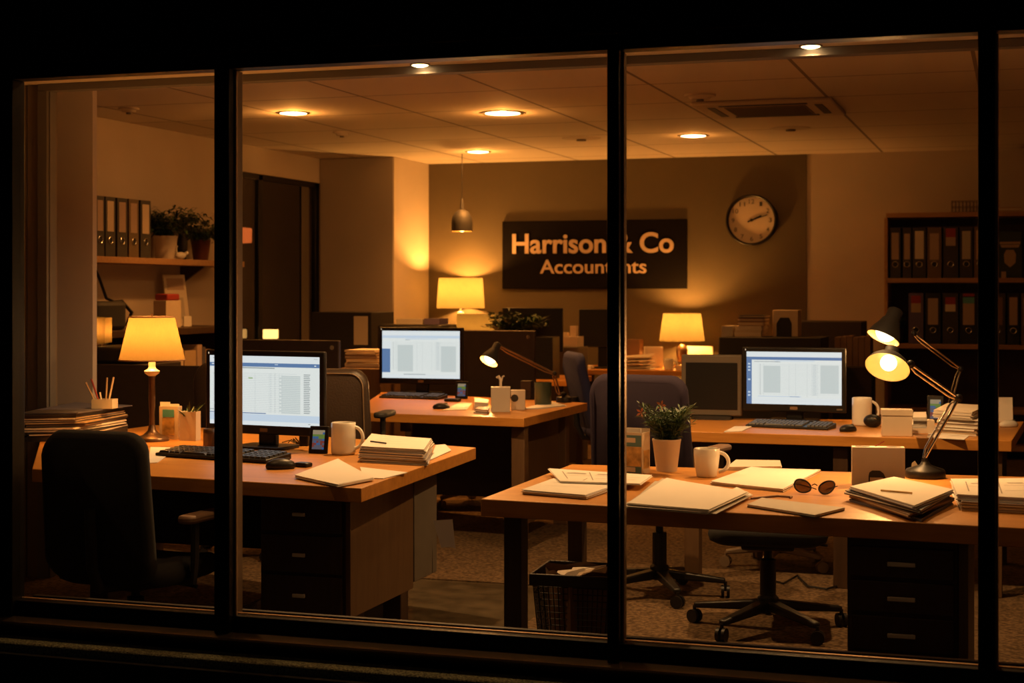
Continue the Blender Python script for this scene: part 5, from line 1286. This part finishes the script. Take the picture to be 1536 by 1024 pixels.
r2 = [(1363,1385,'purple',(('folder',.62,.80),('red',.80,.95)),'violet binder on the middle bookcase shelf'),
 (1388,1411,'binder_black',(('binder_label',.38,.90),),'black binder with a plain cream label on the middle shelf'),
 (1414,1437,'binder_grey',(('paper2',.64,.78),('red',.78,.92)),'grey binder with red and white label on the middle shelf'),
 (1440,1466,'binder_black',(('binder_label',.38,.80),('cyan',.80,.92),('red',.94,.99)),'black binder with turquoise and pink label on the middle shelf'),
 (1484,1508,'binder_grey',(('folder_brown',.38,.92),),'brown labelled binder just right of the right mullion'),
 (1511,1529,'binder_black',(('binder_label',.38,.92),),'black binder with cream label right of the right mullion'),
 (1532,1552,'binder_olive',(('folder',.38,.92),),'olive binder at the right picture edge on the middle shelf')]
for a, b, m, l, lb_ in r2: bpx(a, b, zs_[2], lb_, m, l)
q = Y(1346,500,by+.15); plant('small plant on the middle bookcase shelf beside the violet binder', (q.x, by+.15, zs_[2]+.001), .055, .13, 'darkbrown', 22, .18, bushy=dict(leaf_l=.06, leaf_w=.02, seed=11, droop=.6, spread=.5, nl=12, clampx=(-.07,.07), clampy=(-.15,.2)), seed=11, upright=.5)
q = Y(1515,400,by+.08)
t = thing('crest_plaque', 'dark plaque with a pale gold crest on the upper shelf right of the mullion', 'plaque', (q.x, by+.08, zs_[1]+.001), 0)
s = MB(); s.box(-.10,0,0,.10,.03,.40); s.build('board', M['potgreen'], t, bevel=.004)
s = MB(); s.prism([(-.085,.29),(.085,.29),(.085,.31),(-.085,.31)],0,.006,0,FLATY); s.prism([(-.07,.26),(.07,.26),(.08,.285),(-.08,.285)],0,.006,0,FLATY); s.prism([(-.05,.20),(-.03,.24),(.03,.24),(.05,.20),(.045,.13),(0,.09),(-.045,.13)],0,.006,0,FLATY); s.build('crest', M['folder'], t)
wbox('wooden_block', 'small tan block in front of the crest plaque', 'block', 1502, 1509, by+.02, .03, zs_[1]+.001, zs_[1]+.055, 'folder')
t = thing('wire_basket', 'dim wire basket on top of the bookcase', 'basket', (Y(1449,310,by+.1).x, by+.1, zs_[0]+.001), 0)
s = MB(); s.box(-.12,0,0,.12,.2,.006)
for k in range(9): 
    x_ = -.12+.03*k; s.tube([(x_,0,0),(x_,0,.10)], .003, 5); s.tube([(x_,.2,0),(x_,.2,.10)], .003, 5)
for zz_ in (.05,.10): s.tube([(-.12,0,zz_),(.12,0,zz_),(.12,.2,zz_),(-.12,.2,zz_),(-.12,0,zz_)], .003, 5)
s.build('basket_wire', M['binder_olive'], t)
wbox('paper_stack', 'flat papers on top of the bookcase right of the right mullion', 'paper stack', 1499, 1533, by+.05, .25, zs_[0]+.001, zs_[0]+.04, 'paper2', n=3, mats=('folder','paper2'))

# ================================================================== LEFT WALL SHELF, CABINET
sx0, sx1 = XL, XL+.30
ys0, ys1 = 8.6, X(321,390,XL+.02).y
zsh = X(139,383.5,sx1).z
t = thing('wall_shelf', 'oak wall shelf with binders and plants on the left wall', 'shelf', (XL, (ys0+ys1)/2, zsh), 0)
hl = (ys1-ys0)/2
s = MB(); s.box(.001, -hl, -.045, .30, hl, 0); s.build('board', M['wood_shelf'], t, bevel=.003)
for yy in (-hl+.5, hl-.5):
    s = MB(); s.add([(.001,yy-.012,-.046),(.22,yy-.012,-.046),(.001,yy-.012,-.19),(.001,yy+.012,-.046),(.22,yy+.012,-.046),(.001,yy+.012,-.19)], [(0,2,1),(3,4,5),(0,1,4,3),(1,2,5,4),(2,0,3,5)]); s.build('bracket', M['wood_dark'], t)
sh = [(129,139,'binder_grey','paper2','binder half hidden behind the pier on the wall shelf'),(144,156.5,'binder_grey','binder_label','first fully visible binder on the left wall shelf'),(158.5,173,'binder_grey','card','second binder on the left wall shelf, next to the narrow one'),
      (176,191,'binder_grey','binder_label','middle binder on the left wall shelf'),(193.5,208,'binder_olive','binder_label','olive binder on the left wall shelf'),(211,226,'binder_grey','card','last binder on the left wall shelf beside the white pot')]
for a, b, m, lm, lb_ in sh:
    ya, yb2 = X(a,350,sx1-.02).y, X(b,350,sx1-.02).y
    lever_binder(lb_, (sx1-.02, (ya+yb2)/2, zsh+.001), R(90), (yb2-ya), .415, .25, m, ((lm,.42,.93),), True, 'ring binders on the wall shelf')
def shp(px): return X(px,370,XL+.16).y
plant('large leafy plant in a white pot on the left wall shelf', (XL+.16, shp(248), zsh+.001), .092, .175, 'pot', 64, .46, bushy=dict(leaf_l=.12, leaf_w=.022, seed=5, droop=1.1, spread=.9, nl=24, clampx=-.145, clampy=(-.28,.21)), seed=5, upright=.35, droop=.75, taper=.8)
plant('trailing plant in a dark red pot at the right end of the wall shelf', (XL+.16, shp(301), zsh+.001), .080, .165, 'terracotta', 40, .32, bushy=dict(leaf_l=.09, leaf_w=.02, seed=6, droop=1.4, spread=1.1, nl=20, clampx=-.145, clampy=(-.17,.3)), seed=6, upright=.2, droop=.9, taper=.72)
t = thing('vase', 'dark slim vase between the two shelf plants', 'vase', (XL+.14, shp(277), zsh+.001), 0)
s = MB(); s.lathe([(.03,0),(.038,.06),(.042,.14),(.03,.19),(.034,.21)], 24); s.build('vase_body', M['binder_black'], t, smooth=60)
t = thing('figurine', 'small white horned figurine in front of the white shelf pot', 'figurine', (XL+.27, shp(255)-.03, zsh+.001), R(60))
s = MB(); s.sphere((0,0,.028), .03, 0, 1.5, .8, .9); s.sphere((.05,0,.045), .016); s.tube([(-.03,0,.04),(-.04,0,.075),(-.03,0,.10)], .006, 6); s.build('figurine_body', M['ceramic'], t, smooth=60)
# cabinet along the left wall
cy0_, cy1_ = 8.7, X(352,485,XL+.4).y; zc_ = X(168,492,XL).z
t = thing('low_bookcase', 'long dark low bookcase along the left wall', 'bookcase', (XL, (cy0_+cy1_)/2, 0), 0); hl = (cy1_-cy0_)/2
s = MB(); s.box(.001,-hl,zc_-.05,.45,hl,zc_); s.build('top_board', M['wood_dark'], t, bevel=.004)
s = MB(); s.box(.001,-hl,.006,.03,hl,zc_-.051); s.build('back_panel', M['darkbrown'], t)
for zz_ in (.08,.42,.78): 
    s = MB(); s.box(.03,-hl,zz_-.02,.44,hl,zz_+.02); s.build('shelf', M['wood_dark'], t)
for k in range(3):
    yy = -hl+.012 + (2*hl-.024)*k/2; s = MB(); s.box(.03,yy-.012,.006,.445,yy+.012,zc_-.051); s.build('upright', M['wood_dark'], t)
bk = [('folder_brown',262,268),('card',270,275),('folder',277,294),('binder_label',296,303),('folder_blue',304,308),('binder_label',310,316)]
for k, (m, a, b) in enumerate(bk):
    ya, yb2 = X(a,530,XL+.4).y, X(b,530,XL+.4).y
    q = [Vector((XL+.12,ya,0)),Vector((XL+.40,ya,0)),Vector((XL+.40,yb2,0)),Vector((XL+.12,yb2,0))]
    sheaf('book', ['brown book leftmost in the low bookcase row','narrow cream book in the low bookcase row','wide tan book in the low bookcase row','pinkish book in the middle of the low bookcase row','thin blue grey book in the low bookcase row','pinkish book rightmost in the low bookcase row'][k], 'book', q, .802, .24-.02*(k%3), 1, (m,), 0, 'books in the low bookcase')
# things on it
def cp(px, dx=.25): return (XL+dx, X(px,485,XL+dx).y, zc_+.001)
t = box_thing('storage_jar', 'pale box with a dark red lid on the low bookcase', 'box', cp(251,.30), R(80), .17, .12, .20, 'card')
s = MB(); s.box(-.07,-.06,.2005,.07,.06,.25); s.build('red_lid', M['red'], t, bevel=.01)
t = thing('wall_calendar', 'tall calendar leaning against the left wall', 'calendar', cp(268,.14), R(82))
s = MB(); T = Matrix.Rotation(R(-8),4,'X'); s.box(-.13,-.01,0,.13,0,.40,0,T); s.build('sheet', M['paper2'], t)
s = MB(); s.box(-.10,-.013,.28,.10,-.0105,.37,0,T); s.build('print', M['binder_label'], t); s = MB(); s.box(-.09,-.013,.05,.08,-.0105,.22,0,T); s.build('print', M['cardgrey'], t)
wbx = cp(281,.30); box_thing('small_card', 'small white card with a black mark right of the calendar', 'card', wbx, R(80), .09, .012, .08, 'paper')
# black bag with straps
t = thing('shoulder_bag', 'black bag with loose straps beside the pier', 'bag', cp(152,.28), R(80))
s = MB(); s.prism(roundrect(.34,.20,.06), 0, .20); s.build('bag_body', M['blackmatt'], t, bevel=.03)
s = MB(); s.tube([(-.15,0,.19),(-.14,0,.36),(-.08,.0,.45),(-.02,0,.36),(.05,0,.22),(.12,-.02,.19)], .011, 6); s.tube([(.08,0,.19),(.17,-.03,.20),(.25,-.05,.12),(.20,-.05,.03)], .014, 6); s.build('strap', M['black'], t, smooth=60)
# printer stand in front with cream envelopes
q = Y(172,530,8.75)
slab('storage_cabinet', 'dark cabinet under the printer beside the pier', 'cabinet', 118, 212, 8.75, .5, .006, .98, 'darkbrown')
slab('printer', 'dark office printer beside the pier behind the table lamp', 'printer', 122, 206, 8.78, .42, .982, zat(170,520,8.78), 'blackmatt', bevel=.025)
zp = zat(170,520,8.78)+.001
t = thing('table_lamp', 'small square lit lamp half hidden by the pier, standing on the printer', 'table lamp', (Y(146,500,8.88).x, 8.88, zp), R(12), 'lit table lamps')
s = MB(); s.box(-.045,-.045,0,.045,.045,.012); s.tube([(0,0,.01),(0,0,.06)], .006, 8); s.build('base', M['bronze'], t, bevel=.003)
s = MB(); pr = [(-.075,-.065),(.075,-.065),(.075,.065),(-.075,.065)]
s.add([(x,y,.02) for x,y in pr]+[(x,y,.185) for x,y in pr], [(0,1,5,4),(1,2,6,5),(2,3,7,6),(3,0,4,7)]); s.build('lamp_shade', M['shade'], t, smooth=0)
s = MB(); s.sphere((0,0,.085), .022); s.build('bulb', M['bulbdim'], t)
light('POINT', (0,0,.09), 55, LAMPC, t, .02)
# lantern on the window sill, red lamp outside
q = X(406,501,XL+.12)
slab('plant_stand', 'dark stand under the glowing lantern by the left wall window', 'stand', 396, 417, q.y-.1, .2, .006, q.z-.052, 'darkbrown')
t = thing('lantern', 'small glowing square lantern in front of the left wall window', 'lantern', (Y(406,500,q.y).x, q.y, q.z-.05), R(20))
s = MB(); s.box(-.06,-.06,.012,.06,.06,.092); s.build('glass_body', M['glowbox'], t, bevel=.006)
s = MB(); s.box(-.066,-.066,0,.066,.066,.011); s.box(-.066,-.066,.0925,.066,.066,.10); s.build('cap', M['binder_black'], t)
q = X(366,353,XL-.55)
t = thing('wall_lantern', 'dim orange lantern seen outside through the left wall window', 'lantern', q, R(90))
s = MB(); s.box(-.07,-.05,-.07,.07,.05,.07); s.build('glass_body', M['redglow'], t, bevel=.01)
s = MB(); s.box(-.085,-.06,.0705,.085,.06,.09); s.tube([(0,.05,.08),(0,.29,.08)], .012, 6); s.build('bracket', M['black'], t)
